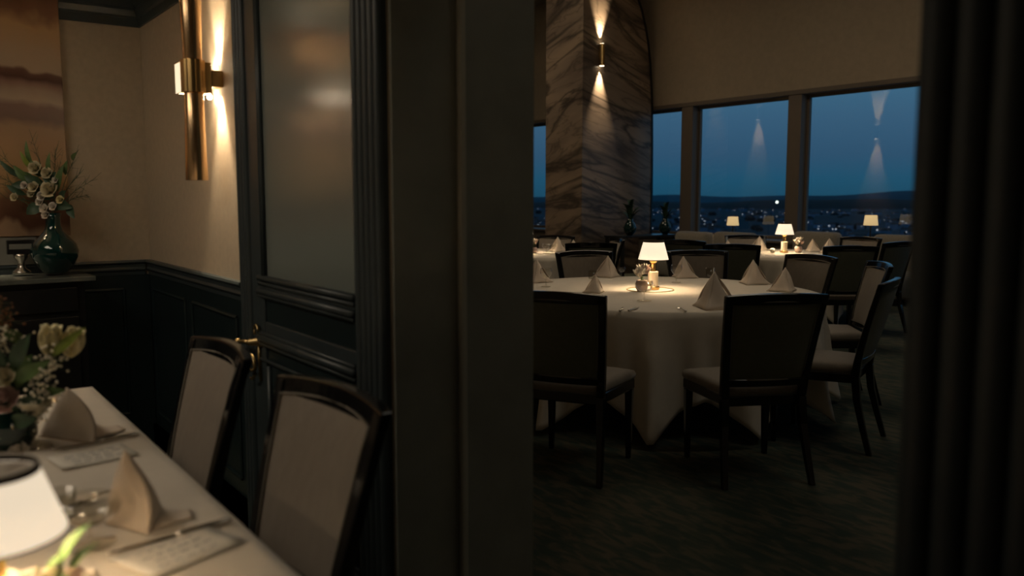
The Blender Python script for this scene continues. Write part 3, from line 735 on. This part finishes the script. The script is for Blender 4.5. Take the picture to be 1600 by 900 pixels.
def knife(name, loc, ang, label, L=.235, group='silver cutlery'):
    r = empty(name, loc, ang, label, 'cutlery', group)
    def bl(u, v):
        x = v * L * .52; w_ = .009 * (1 - .25 * v) * (1 if v < .75 else max(.05, (1 - v) / .25) ** .6)
        return (x, (u - .5) * 2 * w_, .004 + .0008 * sin(pi * u))
    MB().grid(bl, 3, 14).build('blade', 'steel', r, smooth=True, solid=.0015)
    MB().tube([(0, 0, .005), (-.02, 0, .005), (-.06, 0, .006), (-L * .42, 0, .006), (-L * .46, 0, .005)], [.004, .0055, .006, .0075, .004], 10).build('handle', 'steel', r, smooth=True)
    return r
def fork(name, loc, ang, label, L=.20, group='silver cutlery'):
    r = empty(name, loc, ang, label, 'cutlery', group)
    MB().tube([(-L * .55, 0, .006), (-L * .5, 0, .006), (-L * .2, 0, .008), (0, 0, .011), (L * .12, 0, .008)], [.004, .007, .004, .003, .004], 8).build('handle', 'steel', r, smooth=True)
    h_ = MB()
    h_.grid(lambda u, v: (L * .10 + v * .03, (u - .5) * .024 * (.4 + .6 * v ** .5), .008 - .004 * sin(pi * v)), 4, 5)
    for k in range(4):
        y = -.010 + k * .0066; h_.tube([(L * .10 + .028, y, .007), (L * .10 + .05, y, .004), (L * .10 + .075, y, .007)], [.0016, .0015, .0008], 5)
    h_.build('fork_head', 'steel', r, smooth=True)
    return r
def ang(p, q): return atan2(q[1] - p[1], q[0] - p[0])
knife('table_knife', (-2.55, .44, .766), ang((-2.548, .527), (-2.527, .31)), 'silver knife above the farther menu card on the foreground table')
knife('table_knife', (-1.737, .43, .766), ang((-1.75, .539), (-1.721, .259)), 'long silver knife above the nearer menu card, lower left foreground', .255)
fork('table_fork', (-2.07, .36, .766), ang((-2.094, .399), (-2.053, .315)), 'silver fork lying between the two foreground napkins')
knife('table_knife', (-3.65, 3.57, .774), atan2(.39, -.21), 'silver knife at front of near round table, left one of the crossed pair', .21)
knife('table_knife', (-3.685, 3.505, .774), atan2(.243, -.21), 'shorter silver knife crossing under the other at near table front', .19)
fork('table_fork', (-3.47, 3.79, .774), atan2(.185, -.285), 'silver fork lying near front edge of the near round table, beside dark chair')

# menu cards with handwritten-looking scribbles
def card(loc, rz, w_, h_, label, seed):
    r = empty('menu_card', loc, rz, label, 'menu card')
    MB().grid(lambda u, v: ((u - .5) * w_, (v - .5) * h_, .0015 + .004 * (2 * u - 1) ** 2), 8, 4).build('paper', 'card', r, smooth=True, solid=.0008)
    rn = random.Random(seed); mb = MB()
    for ln in range(4):
        y = h_ * (.28 - ln * .18); x = -w_ * rn.uniform(.25, .34)
        while x < w_ * rn.uniform(.2, .34):
            L = rn.uniform(.012, .026); pts = []
            for k in range(10):
                t = k / 9; xx = x + L * t
                pts.append((xx, y + .0042 * sin(t * L * 900 + rn.random()) + rn.uniform(-.001, .001), .0030 + .004 * (2 * xx / w_) ** 2))
            mb.tube(pts, .0008, 4); x += L + .008
    mb.build('handwriting', 'ink', r)
    return r
card((-2.415, .40, .766), ang((-2.331, .326), (-2.352, .473)) , .19, .135, 'handwritten menu card on foreground table, farther one under the knife', 5)
card((-1.66, .415, .766), ang((-1.546, .354), (-1.60, .50)), .205, .145, 'handwritten menu card on foreground table, nearer one at bottom edge', 6)

def tumbler(loc, label, r=.037, h=.075, group='low glasses on the round tables'):
    o = MB().lathe([(r * .9, .006), (r, h), (r - .002, h), (r * .88, .010), (0, .010)], 28, caps=False).lathe([(0, 0), (r * .86, 0), (r * .9, .006), (0, .006)], 28, caps=False).build('water_glass', 'glass', None, smooth=True)
    o.location = loc; return tag(o, label, 'glass', group)
def goblet(loc, label, R=.045, h=.14, rz=0, group='stemmed glasses on the tables'):
    r = empty('wine_glass', loc, rz, label, 'glass', group)
    MB().lathe([(0, h * .42), (R * .55, h * .48), (R * .95, h * .68), (R, h * .82), (R * .88, h), (R * .86, h), (R * .97, h * .82), (R * .92, h * .68), (R * .52, h * .50), (0, h * .445)], 32, caps=False).build('bowl', 'glass', r, smooth=True)
    MB().lathe([(0, 0), (R * .8, 0), (R * .78, .003), (.006, .008), (.004, h * .2), (.005, h * .40), (.012, h * .425)], 24, caps=False).build('stem', 'glass', r, smooth=True)
    return r
tumbler((-5.20, 4.62, .774), 'low clear tumbler on near table, in front of left rear chair')
tumbler((-4.78, 5.56, .774), 'low clear tumbler on near table, beside the right rear napkin')
goblet((-4.62, 4.98, .774), 'small goblet just right behind the near table lamp column')
goblet((-3.93, 3.94, .774), 'faint wide wine glass in front of the small flower vase', .058, .13)
goblet((-4.98, 3.96, .774), 'faint wine glass near the door jamb on the near table')
goblet((-5.24, 4.98, .774), 'faint glass behind the flower vase on the near table', .032, .08)
goblet((-7.78, 6.28, .774), 'clear wine glass on the third table, before its napkins', .05, .11)
goblet((-7.92, 6.30, .774), 'clear wine glass on the third table, beside the lamp', .05, .11)
# martini glass + foreground tumbler
r = empty('cocktail_glass', (-2.60, .295, .766), 0, 'conical cocktail glass below the foreground bouquet', 'glass')
MB().lathe([(.002, .075), (.060, .135), (.058, .136), (0, .079)], 36, caps=False).build('bowl', 'glass', r, smooth=True)
MB().lathe([(0, .080), (.050, .127), (.048, .127), (0, .127)], 36, caps=False).build('drink', 'petal_cream', r, smooth=True).scale = (.9, .9, 1)
MB().lathe([(0, 0), (.038, 0), (.037, .003), (.005, .008), (.0035, .07), (.004, .078)], 24, caps=False).build('stem', 'glass', r, smooth=True)
goblet((-1.80, .285, .766), 'wide clear wine glass in front of the sail napkin, foreground table', .062, .095)
tumbler((-1.99, .26, .766), 'clear tumbler right of the glowing foreground lamp', .034, .06, 'foreground tumblers')
# small silver salt cellar and its crumbs
o = MB().lathe([(0, 0), (.010, 0), (.012, .004), (.007, .008), (.009, .015), (.004, .020), (0, .020)], 16).build('salt_shaker', 'steel', None, smooth=True); o.location = (-2.95, .47, .766)
tag(o, 'tiny silver shaker at the far end of the foreground table', 'shaker')

# long foreground table with cloth
t = empty('long_table', (-2.0, -.35, 0), 0, 'long rectangular table in the private room under the foreground cloth', 'table')
MB().box(-1.33, 1.5, -.90, .895, .715, .75).build('tabletop', 'wood_dark', t, bevel=.004)
for sx in (-1.2, 1.3):
    for sy in (-.8, .8): MB().rect([(sx, sy, 0), (sx, sy, .7145)], [.045, .07], [.045, .07]).build('leg', 'wood_dark', t)
def lc(u, v):
    x0, x1, y0, y1 = -3.345, -.48, -1.26, .565
    k = abs(2 * v - 1)
    # parameterise as rounded square spread: inner grid is flat, outer band falls
    X = (u * 1.28 - .14); Y = (v * 1.28 - .14)
    cx = min(max(X, 0), 1); cy = min(max(Y, 0), 1)
    d = max(abs(X - cx), abs(Y - cy)) / .14
    x = x0 + (x1 - x0) * cx; y = y0 + (y1 - y0) * cy
    ox = (X - cx) / .14; oy = (Y - cy) / .14
    wv = (.018 * sin(x * 17) + .012 * sin(x * 41 + 1)) if abs(oy) > 0 else (.018 * sin(y * 17) + .012 * sin(y * 39))
    push = .008 * min(1, d * 6) + (.02 + wv) * d
    return (x + (push if ox > 0 else -push if ox < 0 else 0), y + (push if oy > 0 else -push if oy < 0 else 0), .762 - .006 * min(1, d * 8) - .30 * d)
o = MB().grid(lc, 128, 100).build('tablecloth', 'linen', None, smooth=True, solid=.003)
tag(o, 'off-white cloth on the long foreground table at lower left', 'tablecloth')

# ------------------------------------------------------------ flowers
def rose(mb, c, R, tilt=(0, 0, 1), seed=0):
    rn = random.Random(seed); T = Vector(tilt).normalized().to_track_quat('Z', 'Y').to_matrix()
    c = Vector(c)
    for k in range(16):
        t = k / 15; a = k * 2.4; rr = R * (.16 + .84 * t); hh = R * (.95 - .35 * t); w_ = rr * (1.25)
        def fn(u, v):
            aa = a + (u - .5) * (2.1 - .6 * t); f_ = rr * (.35 + .65 * v ** .8) * (1 + .10 * t * v)
            z = -R * .5 + hh * v * (1 - .18 * (2 * u - 1) ** 2) * 1.25 - .22 * R * t * v * v
            return c + T @ Vector((f_ * cos(aa), f_ * sin(aa), z))
        mb.grid(fn, 5, 5)
    return mb
def lily(mb, c, d, L, W, seed=0, n=6, open_=.35):
    rn = random.Random(seed); c = Vector(c); T = Vector(d).normalized().to_track_quat('Z', 'Y').to_matrix()
    for k in range(n):
        a = 2 * pi * k / n + rn.uniform(-.1, .1)
        def fn(u, v):
            w_ = W * (sin(pi * (.08 + .9 * v)) ** .7); r_ = L * (.06 + open_ * v ** 1.3)
            th = (u - .5); x = r_ - .12 * W * (1 - (2 * u - 1) ** 2)
            p = Vector((x * cos(a) - th * w_ * sin(a), x * sin(a) + th * w_ * cos(a), L * v))
            return c + T @ p
        mb.grid(fn, 4, 7)
    return mb
def sprig(mb, stem, c0, c1, n, r, spread, rn, side=.5):
    c0, c1 = Vector(c0), Vector(c1)
    for i in range(n):
        t = rn.uniform(.3, 1); b = c0.lerp(c1, t)
        p = b + Vector((rn.gauss(0, spread), rn.gauss(0, spread), rn.gauss(0, spread)))
        stem.tube([c0.lerp(c1, t * .7), b, p], .0007, 3)
        mb.ball(p, r * rn.uniform(.7, 1.2), 6, 4)
# screen-plane directions used only to lay out the bouquet's sprays in 3-D
Rv = Vector((sin(TH), cos(TH), 0)); Fv = Vector((-cos(TH), sin(TH), 0)); Zv = Vector((0, 0, 1))
# --- foreground bouquet
B0 = Vector((-2.66, .245, .765))
vs_ = MB().lathe([(0, 0), (.045, 0), (.060, .03), (.062, .07), (.045, .11), (.040, .125), (.036, .125), (.040, .11), (0, .02)], 32).build('flower_vase', 'teal_glass', None, smooth=True)
vs_.location = B0; tag(vs_, 'small vase hidden under the foreground bouquet', 'vase')
bq = empty('flower_bouquet', B0 + Vector((0, 0, .10)), 0, 'loose bouquet of lilies, pink blooms and gypsophila at left foreground', 'flowers')
def L_(px, py, dd=0):   # pixel-plane offset (in the frame's scale at 2.35 m) to a local position
    s_ = 2.35 / 1333
    return Rv * ((px - 40) * s_) + Zv * (-(py - 690) * s_ * .985 - .10) + Fv * dd
def stem_to(p, m='stem', r=.0018):
    p = Vector(p); return MB().tube([(0, 0, -.06), p * .45 + Vector((0, 0, .01)), p], r, 5).build('stem', m, bq)
for (px, py, dx, L, W, op) in ((105, 545, 0, .085, .055, .26), (128, 548, .02, .082, .055, .22)):
    p = L_(px, py, dx); lily(MB(), p, Rv * (.10 if px < 120 else .35) + Zv, L, W, px, open_=op).build('lily_flower', 'petal_yellow', bq, smooth=True, solid=.0008); stem_to(p)
for (x0, y0, x1, y1, w_, m_) in ((112, 545, 174, 496, .030, 'leaf_lime'), (120, 540, 150, 515, .022, 'leaf_lime'), (70, 610, 20, 520, .06, 'leaf_dark'), (60, 560, 95, 505, .05, 'leaf_dark'), (40, 600, 85, 540, .06, 'leaf_mid'), (50, 640, 105, 600, .06, 'leaf_dark'),
                             (60, 580, 125, 545, .045, 'leaf_mid'), (80, 600, 134, 597, .034, 'leaf_mid'), (50, 645, 100, 635, .05, 'leaf_dark'), (20, 640, -10, 560, .06, 'leaf_dark'), (30, 660, 0, 690, .05, 'leaf_mid'),
                             (45, 560, 30, 500, .05, 'leaf_dark'), (70, 520, 45, 500, .04, 'leaf_mid'), (90, 620, 62, 600, .05, 'leaf_dark'), (10, 560, 40, 530, .06, 'leaf_dark'), (60, 640, 30, 610, .06, 'leaf_dark')):
    dd_ = random.uniform(-.04, .04)
    MB().leaf(L_(x0, y0, dd_), L_(x1, y1, dd_ - .02), w_, .12, .25, 8, side=Rv * (y1 - y0) * -1 + Zv * (x1 - x0) * -1 + Fv * .3).build('leaf', m_, bq, smooth=True)
for (px, py, R, m_) in ((12, 586, .052, 'petal_pink'), (44, 606, .042, 'petal_pink'), (-18, 620, .05, 'petal_white'), (10, 640, .040, 'petal_white'), (6, 535, .038, 'petal_pink'), (32, 652, .034, 'petal_cream'), (48, 572, .028, 'petal_cream'), (62, 690, .030, 'petal_white')):
    p = L_(px, py, -.045); rose(MB(), p, R, -Fv + Zv * .7 + Rv * .2, int(px)).build('rose_flower', m_, bq, smooth=True); stem_to(p)
gy = MB(); st = MB(); rn = random.Random(5)
for (x0, y0, x1, y1, n_) in ((70, 600, 122, 545, 66), (70, 620, 112, 590, 60), (85, 560, 128, 530, 20), (60, 640, 104, 625, 24), (10, 600, 44, 505, 40), (20, 690, 50, 660, 24), (20, 560, 20, 480, 40), (10, 520, 35, 500, 26), (0, 680, 15, 650, 30), (80, 520, 62, 512, 12)):
    sprig(gy, st, L_(x0, y0, -.02), L_(x1, y1, -.02), n_, .0050, .017, rn)
tag(gy.build('gypsophila', 'blossom', bq, smooth=True), kind='stuff'); tag(st.build('gypsophila_stems', 'stem', bq), kind='stuff')
ru = MB(); rs = MB()
for (x0, y0, x1, y1, n_) in ((20, 540, 14, 440, 60), (25, 540, 32, 455, 46), (10, 500, 5, 415, 40), (28, 520, 38, 470, 26)):
    sprig(ru, rs, L_(x0, y0, 0), L_(x1, y1, 0), n_, .0036, .016, rn)
tag(ru.build('rust_seedheads', 'rust', bq, smooth=True), kind='stuff'); tag(rs.build('seedhead_stems', 'stem', bq), kind='stuff')
# --- foreground low green posy in front of the lamp (lower left)
ps = empty('flower_posy', (-1.44, .195, .765), 0, 'low posy with lime leaves at the very bottom left, before the glowing lamp', 'flowers')
MB().lathe([(0, 0), (.022, 0), (.027, .02), (.024, .04), (.021, .04), (0, .01)], 20).build('posy_pot', 'glass', ps, smooth=True)
for i, (a, b, w_, m_) in enumerate((((-.040, -.010, .085), (-.055, .050, .150), .034, 'leaf_mid'), ((-.045, -.03, .085), (-.05, .022, .110), .030, 'leaf_mid'), ((-.03, .0, .08), (-.05, .060, .118), .026, 'leaf_mid'), ((-.03, -.02, .07), (-.03, .02, .09), .03, 'leaf_mid'), ((0, 0, .03), (.05, .03, .05), .022, 'leaf_mid'), ((0, 0, .03), (.02, -.05, .06), .022, 'leaf_mid'), ((0, 0, .03), (-.05, .0, .07), .020, 'leaf_mid'))):
    MB().leaf(a, b, w_, .15, .2, 8).build('leaf', m_, ps, smooth=True)
for i, (x, y, z, m_) in enumerate(((-.045, -.050, .088, 'petal_white'), (-.040, -.022, .085, 'petal_cream'), (-.035, .012, .082, 'petal_pink'), (-.02, .035, .075, 'petal_white'), (.0, .03, .055, 'petal_pink'), (.03, .0, .05, 'petal_cream'), (-.02, -.02, .055, 'petal_white'))):
    MB().tube([(0, 0, .02), (x, y, z)], .0015, 5).build('stem', 'stem', ps); rose(MB(), (x, y, z), .022, (x, y, .05), i).build('rose_flower', m_, ps, smooth=True)

# --- small vases on round tables
def small_posy(loc, label, s_=1.0):
    v_ = MB().lathe([(0, 0), (.032, 0), (.046, .022), (.050, .05), (.040, .078), (.038, .080), (.036, .078), (.044, .05), (.03, .01), (0, .008)], 28).build('bud_vase', 'pearl', None, smooth=True); v_.location = loc
    tag(v_, 'blush vase under the ' + label, 'vase', 'small blush vases'); v_.scale = (s_,) * 3
    r = empty('flower_posy', (loc[0], loc[1], loc[2] + .07 * s_), 0, label, 'flowers', 'small white posies'); r.scale = (s_,) * 3
    rn = random.Random(int(loc[0] * 100)); 
    for k in range(11):
        a = k * 2.4; rr = .045 * sqrt((k + .5) / 11); hh = rn.uniform(.045, .11) * (1.1 - rr * 6)
        d = Vector((cos(a) * rr * 1.3, sin(a) * rr * 1.3, .10 + hh * .3)); p = Vector((cos(a) * rr, sin(a) * rr, hh))
        lily(MB(), p * .8, d, .058, .026, k, 5, .34).build('flower', 'petal_white' if k % 4 else 'petal_pink', r, smooth=True)
        MB().tube([(0, 0, -.05), p * .4, p * .8], .0012, 4).build('stem', 'stem', r)
    for k in range(6):
        a = k * 1.05 + .3; MB().leaf((0, 0, 0), (cos(a) * .055, sin(a) * .055, .03 + .05 * (k % 2)), .014, .3, .2, 6).build('leaf', 'leaf_lime' if k % 2 else 'leaf_mid', r, smooth=True)
    MB().leaf((0, 0, .02), Rv * -.10 + Zv * .08, .008, .25, .1, 8).build('leaf', 'leaf_mid', r, smooth=True)
small_posy((-4.345, 4.33, .774), 'posy of small white flowers in front of the near table lamp', .98)
small_posy((-6.20, 8.78, .774), 'posy of small pale flowers right of the second table lamp', .95)
small_posy((-8.03, 6.20, .774), 'posy with green leaves beneath the third table lamp', .85)
for nm, loc, lb in (('serving_tray', (-4.385, 4.455, .7672), 'round dark-rimmed tray under the near table lamp and vase'),):
    r = empty(nm, loc, 0, lb, 'tray')
    MB().lathe([(0, 0), (.165, 0), (.165, .0035), (0, .0035)], 48).build('tray_plate', 'card', r)
    MB().lathe([(.165, 0), (.172, 0), (.172, .009), (.165, .009), (.165, 0)], 48, caps=False).build('tray_rim', 'brass_dark', r)
for (x, y, k) in ((-4.315, 4.36, 0), (-6.36, 8.50, 1)):
    o = MB().lathe([(0, 0), (.025, 0), (.028, .05), (.026, .05), (.023, .012), (0, .012)], 24).build('candle_holder', 'alabaster' if k else 'glass', None, smooth=True); o.location = (x, y, .7745)
    tag(o, ('small glass candle holder by the white posy, near table', 'small pale candle holder left of the second table lamp')[k], 'candle holder')
    c_ = MB().lathe([(0, 0), (.018, 0), (.018, .022), (.004, .022), (.002, .034), (0, .036)], 16).build('tea_light', 'candle_glow', None, smooth=True); c_.location = (x, y, .7868)
    light('flame_light', 'POINT', (-.0, -.0, .045), .9, (1, .75, .45), c_, .006)
    tag(c_, ('glowing tea light in the glass holder on the near table', 'glowing tea light left of the second table lamp')[k], 'candle')

# ------------------------------------------------------------ sconce of the private room
def box_sconce(loc, rz, label, power=40, glow=3):
    r = empty('wall_sconce', loc, rz, label, 'wall light', 'brass sconces of the private room')
    # shade box glowing on its room side
    sh = MB().box(-.075, .040, -.165, -.160, -.062, .062).box(-.075, -.070, -.160, -.055, -.062, .062).box(-.075, .040, -.055, -.050, -.062, .062)
    sh.build('lamp_shade', 'sconce_shade', r)
    MB().box(.0402, .052, -.168, -.050, -.064, .064).box(-.077, .040, -.168, -.1652, -.0665, -.0622).box(-.077, .040, -.168, -.1652, .0622, .0665).build('brass_cover', 'brass', r, bevel=.002)
    MB().box(-.020, .052, -.0498, -.001, -.036, .034).build('wall_bracket', 'brass_dark', r, bevel=.003)
    # fluted collar round the tube
    K = 60; cx, cy = .058, -.128
    def ring(z, R, fl=0): return [(cx + (R + fl * abs(sin(9 * pi * j / K))) * cos(2 * pi * j / K), cy + (R + fl * abs(sin(9 * pi * j / K))) * sin(2 * pi * j / K), z) for j in range(K)]
    MB().loft([ring(-.066, .0455, .004), ring(.066, .0455, .004)]).build('collar', 'brass', r)
    up = MB().loft([ring(.0662, .0375), ring(.25, .042), ring(.47, .048)], caps=True)
    up.build('tube', 'copper', r, smooth=True, bevel=.001)
    dn = MB().loft([ring(-.43, .046), ring(-.25, .042), ring(-.0662, .0385)], caps=True)
    dn.build('tube', 'copper', r, smooth=True, bevel=.001)
    light('bulb', 'SPOT', (.012, -.024, .044), power, (1, .78, .50), r, .014, radians(60), .8, (pi - radians(5), 0, 0))
    light('bulb', 'SPOT', (.012, -.024, -.044), power, (1, .78, .50), r, .014, radians(60), .8, (radians(5), 0, 0))
    for z in (-.068, .068): MB().ball((-.050, -.030, z), .011, 12, 8).build('bulb', 'hot_spot', r, smooth=True)  # added glowing balls outside the shade, for hot spots in the door glass
    light('bulb', 'POINT', (-.02, -.105, 0), glow, (1, .78, .5), r, .02)
    return r
box_sconce((-3.775, YP, 1.945), 0, 'brass sconce with square glowing shade on the wall left of the door leaf')
box_sconce((XL + .045, .11, 2.13), pi / 2, 'second brass sconce on the artwork wall, out of view and mirrored in the door glass', 60, 9)

# ------------------------------------------------------------ artwork, sideboard, vase
ar = empty('wall_art', (XL, -.2, 0), 0, 'tall brown and ochre abstract landscape on the wall behind the sideboard', 'artwork')
MB().box(.002, .040, -.90, .995, 1.24, 2.615).build('canvas', 'art', ar, bevel=.003)
sb = empty('sideboard', (XL + .01, -.30, 0), 0, 'low black sideboard with stone top against the artwork wall', 'sideboard')
MB().box(.028, .33, -1.5, 1.10, 0, 1.02).build('body', 'wood_dark', sb, bevel=.004)
MB().box(.026, .38, -1.54, 1.145, 1.0205, 1.044).build('worktop', 'stone_top', sb, bevel=.003)
MB().box(.010, .024, -1.2, .93, 1.094, 1.235).build('back_panel', 'grey_panel', sb)
for k, y in enumerate((-1.2, -.42, .36)):
    d_ = MB().box(.331, .349, y - .28, y + .70, .16, .84); d_.build('door', 'wood_dark', sb, bevel=.003)
    dr = MB().box(.331, .349, y - .28, y + .70, .87, .99).build('drawer', 'wood_dark', sb, bevel=.003)
    MB().tube([(.350, y + .15, .925), (.368, y + .15, .93), (.372, y + .21, .922), (.368, y + .27, .93), (.350, y + .27, .925)], .004, 8).build('handle', 'brass_dark', dr, smooth=True)
va = MB().lathe([(0, 0), (.052, 0), (.060, .01), (.085, .045), (.108, .09), (.113, .125), (.102, .165), (.070, .205), (.045, .235), (.036, .265), (.035, .31), (.040, .335), (.037, .335), (.031, .30), (0, .25)], 40).build('flower_vase', 'teal_glass', None, smooth=True)
va.location = (-4.92, .69, 1.055); va.scale = (1, 1, .92); tag(va, 'dark teal bulbous glass vase at the sideboard end', 'vase')
fb = empty('flower_bouquet', (-4.92, .69, 1.34), 0, 'airy bouquet with white roses in the teal vase on the sideboard', 'flowers')
def V_(px, py, dd=0):
    s_ = 5.0 / 1333 * .88
    return Rv * ((px - 85) * s_) + Zv * (-(py - 350) * s_) + Fv * dd
for (px, py, R, m_) in ((68, 273, .036, 'petal_cream'), (86, 281, .032, 'petal_cream'), (88, 305, .046, 'petal_cream'), (64, 302, .030, 'petal_cream'), (60, 312, .022, 'petal_cream'), (50, 300, .020, 'petal_white'), (98, 292, .018, 'petal_white'), (76, 316, .026, 'petal_white'), (104, 322, .022, 'petal_yellow'),
                    (72, 325, .022, 'petal_white'), (78, 335, .024, 'petal_white'), (92, 332, .022, 'petal_white'), (80, 345, .022, 'petal_white'), (34, 318, .022, 'petal_cream')):
    p = V_(px, py, -.04); rose(MB(), p, R, -Fv + Zv * .5, px).build('rose_flower', m_, fb, smooth=True)
    MB().tube([(0, 0, -.04), p * .5, p], .002, 5).build('stem', 'stem', fb)
for (x0, y0, x1, y1, w_, m_) in ((60, 300, 35, 270, .05, 'leaf_mid'), (75, 300, 50, 285, .06, 'leaf_dark'), (80, 295, 100, 280, .05, 'leaf_dark'), (70, 330, 50, 345, .07, 'leaf_dark'), (90, 325, 122, 335, .07, 'leaf_dark'), (112, 330, 124, 352, .05, 'leaf_dark'),
                             (95, 310, 112, 270, .04, 'leaf_mid'), (60, 275, 57, 232, .03, 'leaf_mid'), (62, 280, 46, 248, .03, 'leaf_lime'), (108, 285, 118, 262, .03, 'leaf_mid'), (120, 262, 133, 250, .025, 'leaf_mid'), (85, 290, 92, 250, .03, 'leaf_mid'),
                             (55, 300, 30, 300, .05, 'leaf_dark'), (90, 315, 70, 320, .05, 'leaf_dark'), (100, 300, 78, 290, .05, 'leaf_dark'), (60, 290, 40, 282, .05, 'leaf_mid'), (72, 288, 62, 262, .05, 'leaf_mid'), (45, 315, 22, 300, .04, 'leaf_dark'), (96, 300, 108, 288, .04, 'leaf_mid'), (70, 305, 54, 318, .05, 'leaf_dark'), (100, 320, 112, 308, .04, 'leaf_dark'), (42, 290, 14, 262, .035, 'leaf_dark')):
    MB().leaf(V_(x0, y0), V_(x1, y1, -.03), w_, .15, .25, 7, side=Rv * (y1 - y0) * -1 + Zv * (x1 - x0) * -1 + Fv * .4).build('leaf', m_, fb, smooth=True)
fe = MB(); rn = random.Random(8)
for (x0, y0, x1, y1) in ((85, 340, 8, 248), (85, 340, 4, 262), (80, 340, 2, 285), (80, 340, 10, 300), (85, 340, 20, 320), (90, 340, 145, 292), (92, 340, 135, 315), (90, 340, 133, 250), (85, 340, 57, 228), (85, 340, 95, 242), (85, 340, 110, 250), (85, 340, 25, 275), (88, 340, 130, 275)):
    a, b = V_(x0, y0), V_(x1, y1, rn.uniform(-.05, .05)); fe.tube([a, a.lerp(b, .5) + Vector((0, 0, .02)), b], [.0022, .0016, .0008], 5)
    for k in range(16):
        t_ = rn.uniform(.35, 1); q_ = a.lerp(b, t_) + Vector((0, 0, .02 * sin(pi * t_))); e_ = q_ + (b - a).normalized() * rn.uniform(.02, .05) + Vector((rn.gauss(0, .018), rn.gauss(0, .018), rn.gauss(0, .02)))
        fe.tube([q_, e_], [.0011, .0006], 3)
tag(fe.build('fern_sprays', 'leaf_dark', fb), kind='stuff')
# little framed ornament on a pedestal foot
ck = empty('framed_ornament', (-4.99, .545, 1.055), 0, 'small dark framed ornament on a pedestal beside the teal vase', 'ornament')
MB().box(-.02, .02, -.062, .062, .10, .172).build('frame', 'wood_dark', ck, bevel=.003)
MB().box(.0202, .0235, -.052, .052, .126, .152).build('face', 'grey_panel', ck)
MB().lathe([(0, 0), (.045, 0), (.042, .012), (.018, .03), (.016, .06), (.034, .085), (.036, .0995), (0, .0995)], 24).build('foot', 'steel', ck, smooth=True)

# ------------------------------------------------------------ boucle seats along the window, console vases at the pier
def lounge(x0, x1, label, y0=10.62, zt=.90):
    r = empty('lounge_seat', ((x0 + x1) / 2, y0, 0), 0, label, 'seat', 'boucle seats along the window ledge'); w_ = (x1 - x0) / 2
    def rr(y, z, k):  # rounded outline in x-y
        return None
    def pill(xw, ya, yb, z0, z1, rad=.10):
        rings = []
        for zz, ins in ((z0, .02), (z0 + .03, 0), (z1 - rad, 0), (z1 - rad * .45, rad * .18), (z1 - rad * .12, rad * .5), (z1, rad)):
            pts = []
            for cx, cy, a0 in ((xw - .10, yb - .10, 0), (-xw + .10, yb - .10, 90), (-xw + .10, ya + .10, 180), (xw - .10, ya + .10, 270)):
                for k in range(5):
                    a = radians(a0 + k * 22.5); pts.append((cx + (.10 - ins) * cos(a), cy + (.10 - ins) * sin(a), zz))
            rings.append(pts)
        return MB().loft(rings)
    pill(w_, -.02, .60, .10, .44).build('seat', 'boucle', r, smooth=True)
    pill(w_, .42, .70, .30, zt, .09).build('backrest', 'boucle', r, smooth=True)
    for sx in (-w_ + .1, w_ - .1):
        for sy in (.08, .60): MB().rect([(sx, sy, 0), (sx, sy, .12)], .04, .04).build('leg', 'wood_dark', r)
    return r
lounge(-10.35, -9.60, 'pale boucle seat below the mullion, left part of middle window', zt=.84)
lounge(-9.50, -8.70, 'pale boucle seat before the middle window, left of the second table lamp', zt=.86)
lounge(-7.95, -7.20, 'pale boucle seat before the right window, behind the peaked napkins', zt=.92)
lounge(-6.65, -5.95, 'pale boucle seat before the right window, nearest the doorway edge', zt=.92)

def potted(loc, label, s_=1.0):
    v_ = MB().lathe([(0, 0), (.05, 0), (.10, .06), (.115, .13), (.085, .20), (.05, .25), (.055, .28), (.05, .28), (.045, .25), (0, .2)], 28).build('flower_vase', 'teal_glass', None, smooth=True); v_.location = loc
    tag(v_, label.replace('leafy stems in', 'teal vase holding leafy stems,'), 'vase')
    r = empty('leafy_stems', (loc[0], loc[1], loc[2] + .25), 0, label, 'plant'); r.scale = (s_,) * 3
    for k in range(13):
        a = k * 2.4; e_ = .12 + .06 * (k % 3)
        MB().leaf((.01 * cos(a), .01 * sin(a), .0), (e_ * cos(a), e_ * sin(a), .06 + .055 * ((k * 7) % 4)), .055, .35, .2, 7).build('leaf', 'leaf_dark', r, smooth=True)
    return r
cs = empty('console_table', (-10.75, 10.75, 0), 0, 'dark console table at the foot of the marble pier', 'console table')
MB().box(-.22, .22, -.75, .60, .735, .77).build('tabletop', 'wood_dark', cs, bevel=.004)
for sx in (-.19, .19):
    for sy in (-.7, .55): MB().rect([(sx, sy, 0), (sx, sy, .7345)], .05, .05).build('leg', 'wood_dark', cs)
potted((-10.80, 10.45, .771), 'leafy stems in a teal vase before the marble pier', 1.5)
potted((-10.68, 11.20, .771), 'leafy stems in the second teal vase, at window edge beside pier', 1.3)
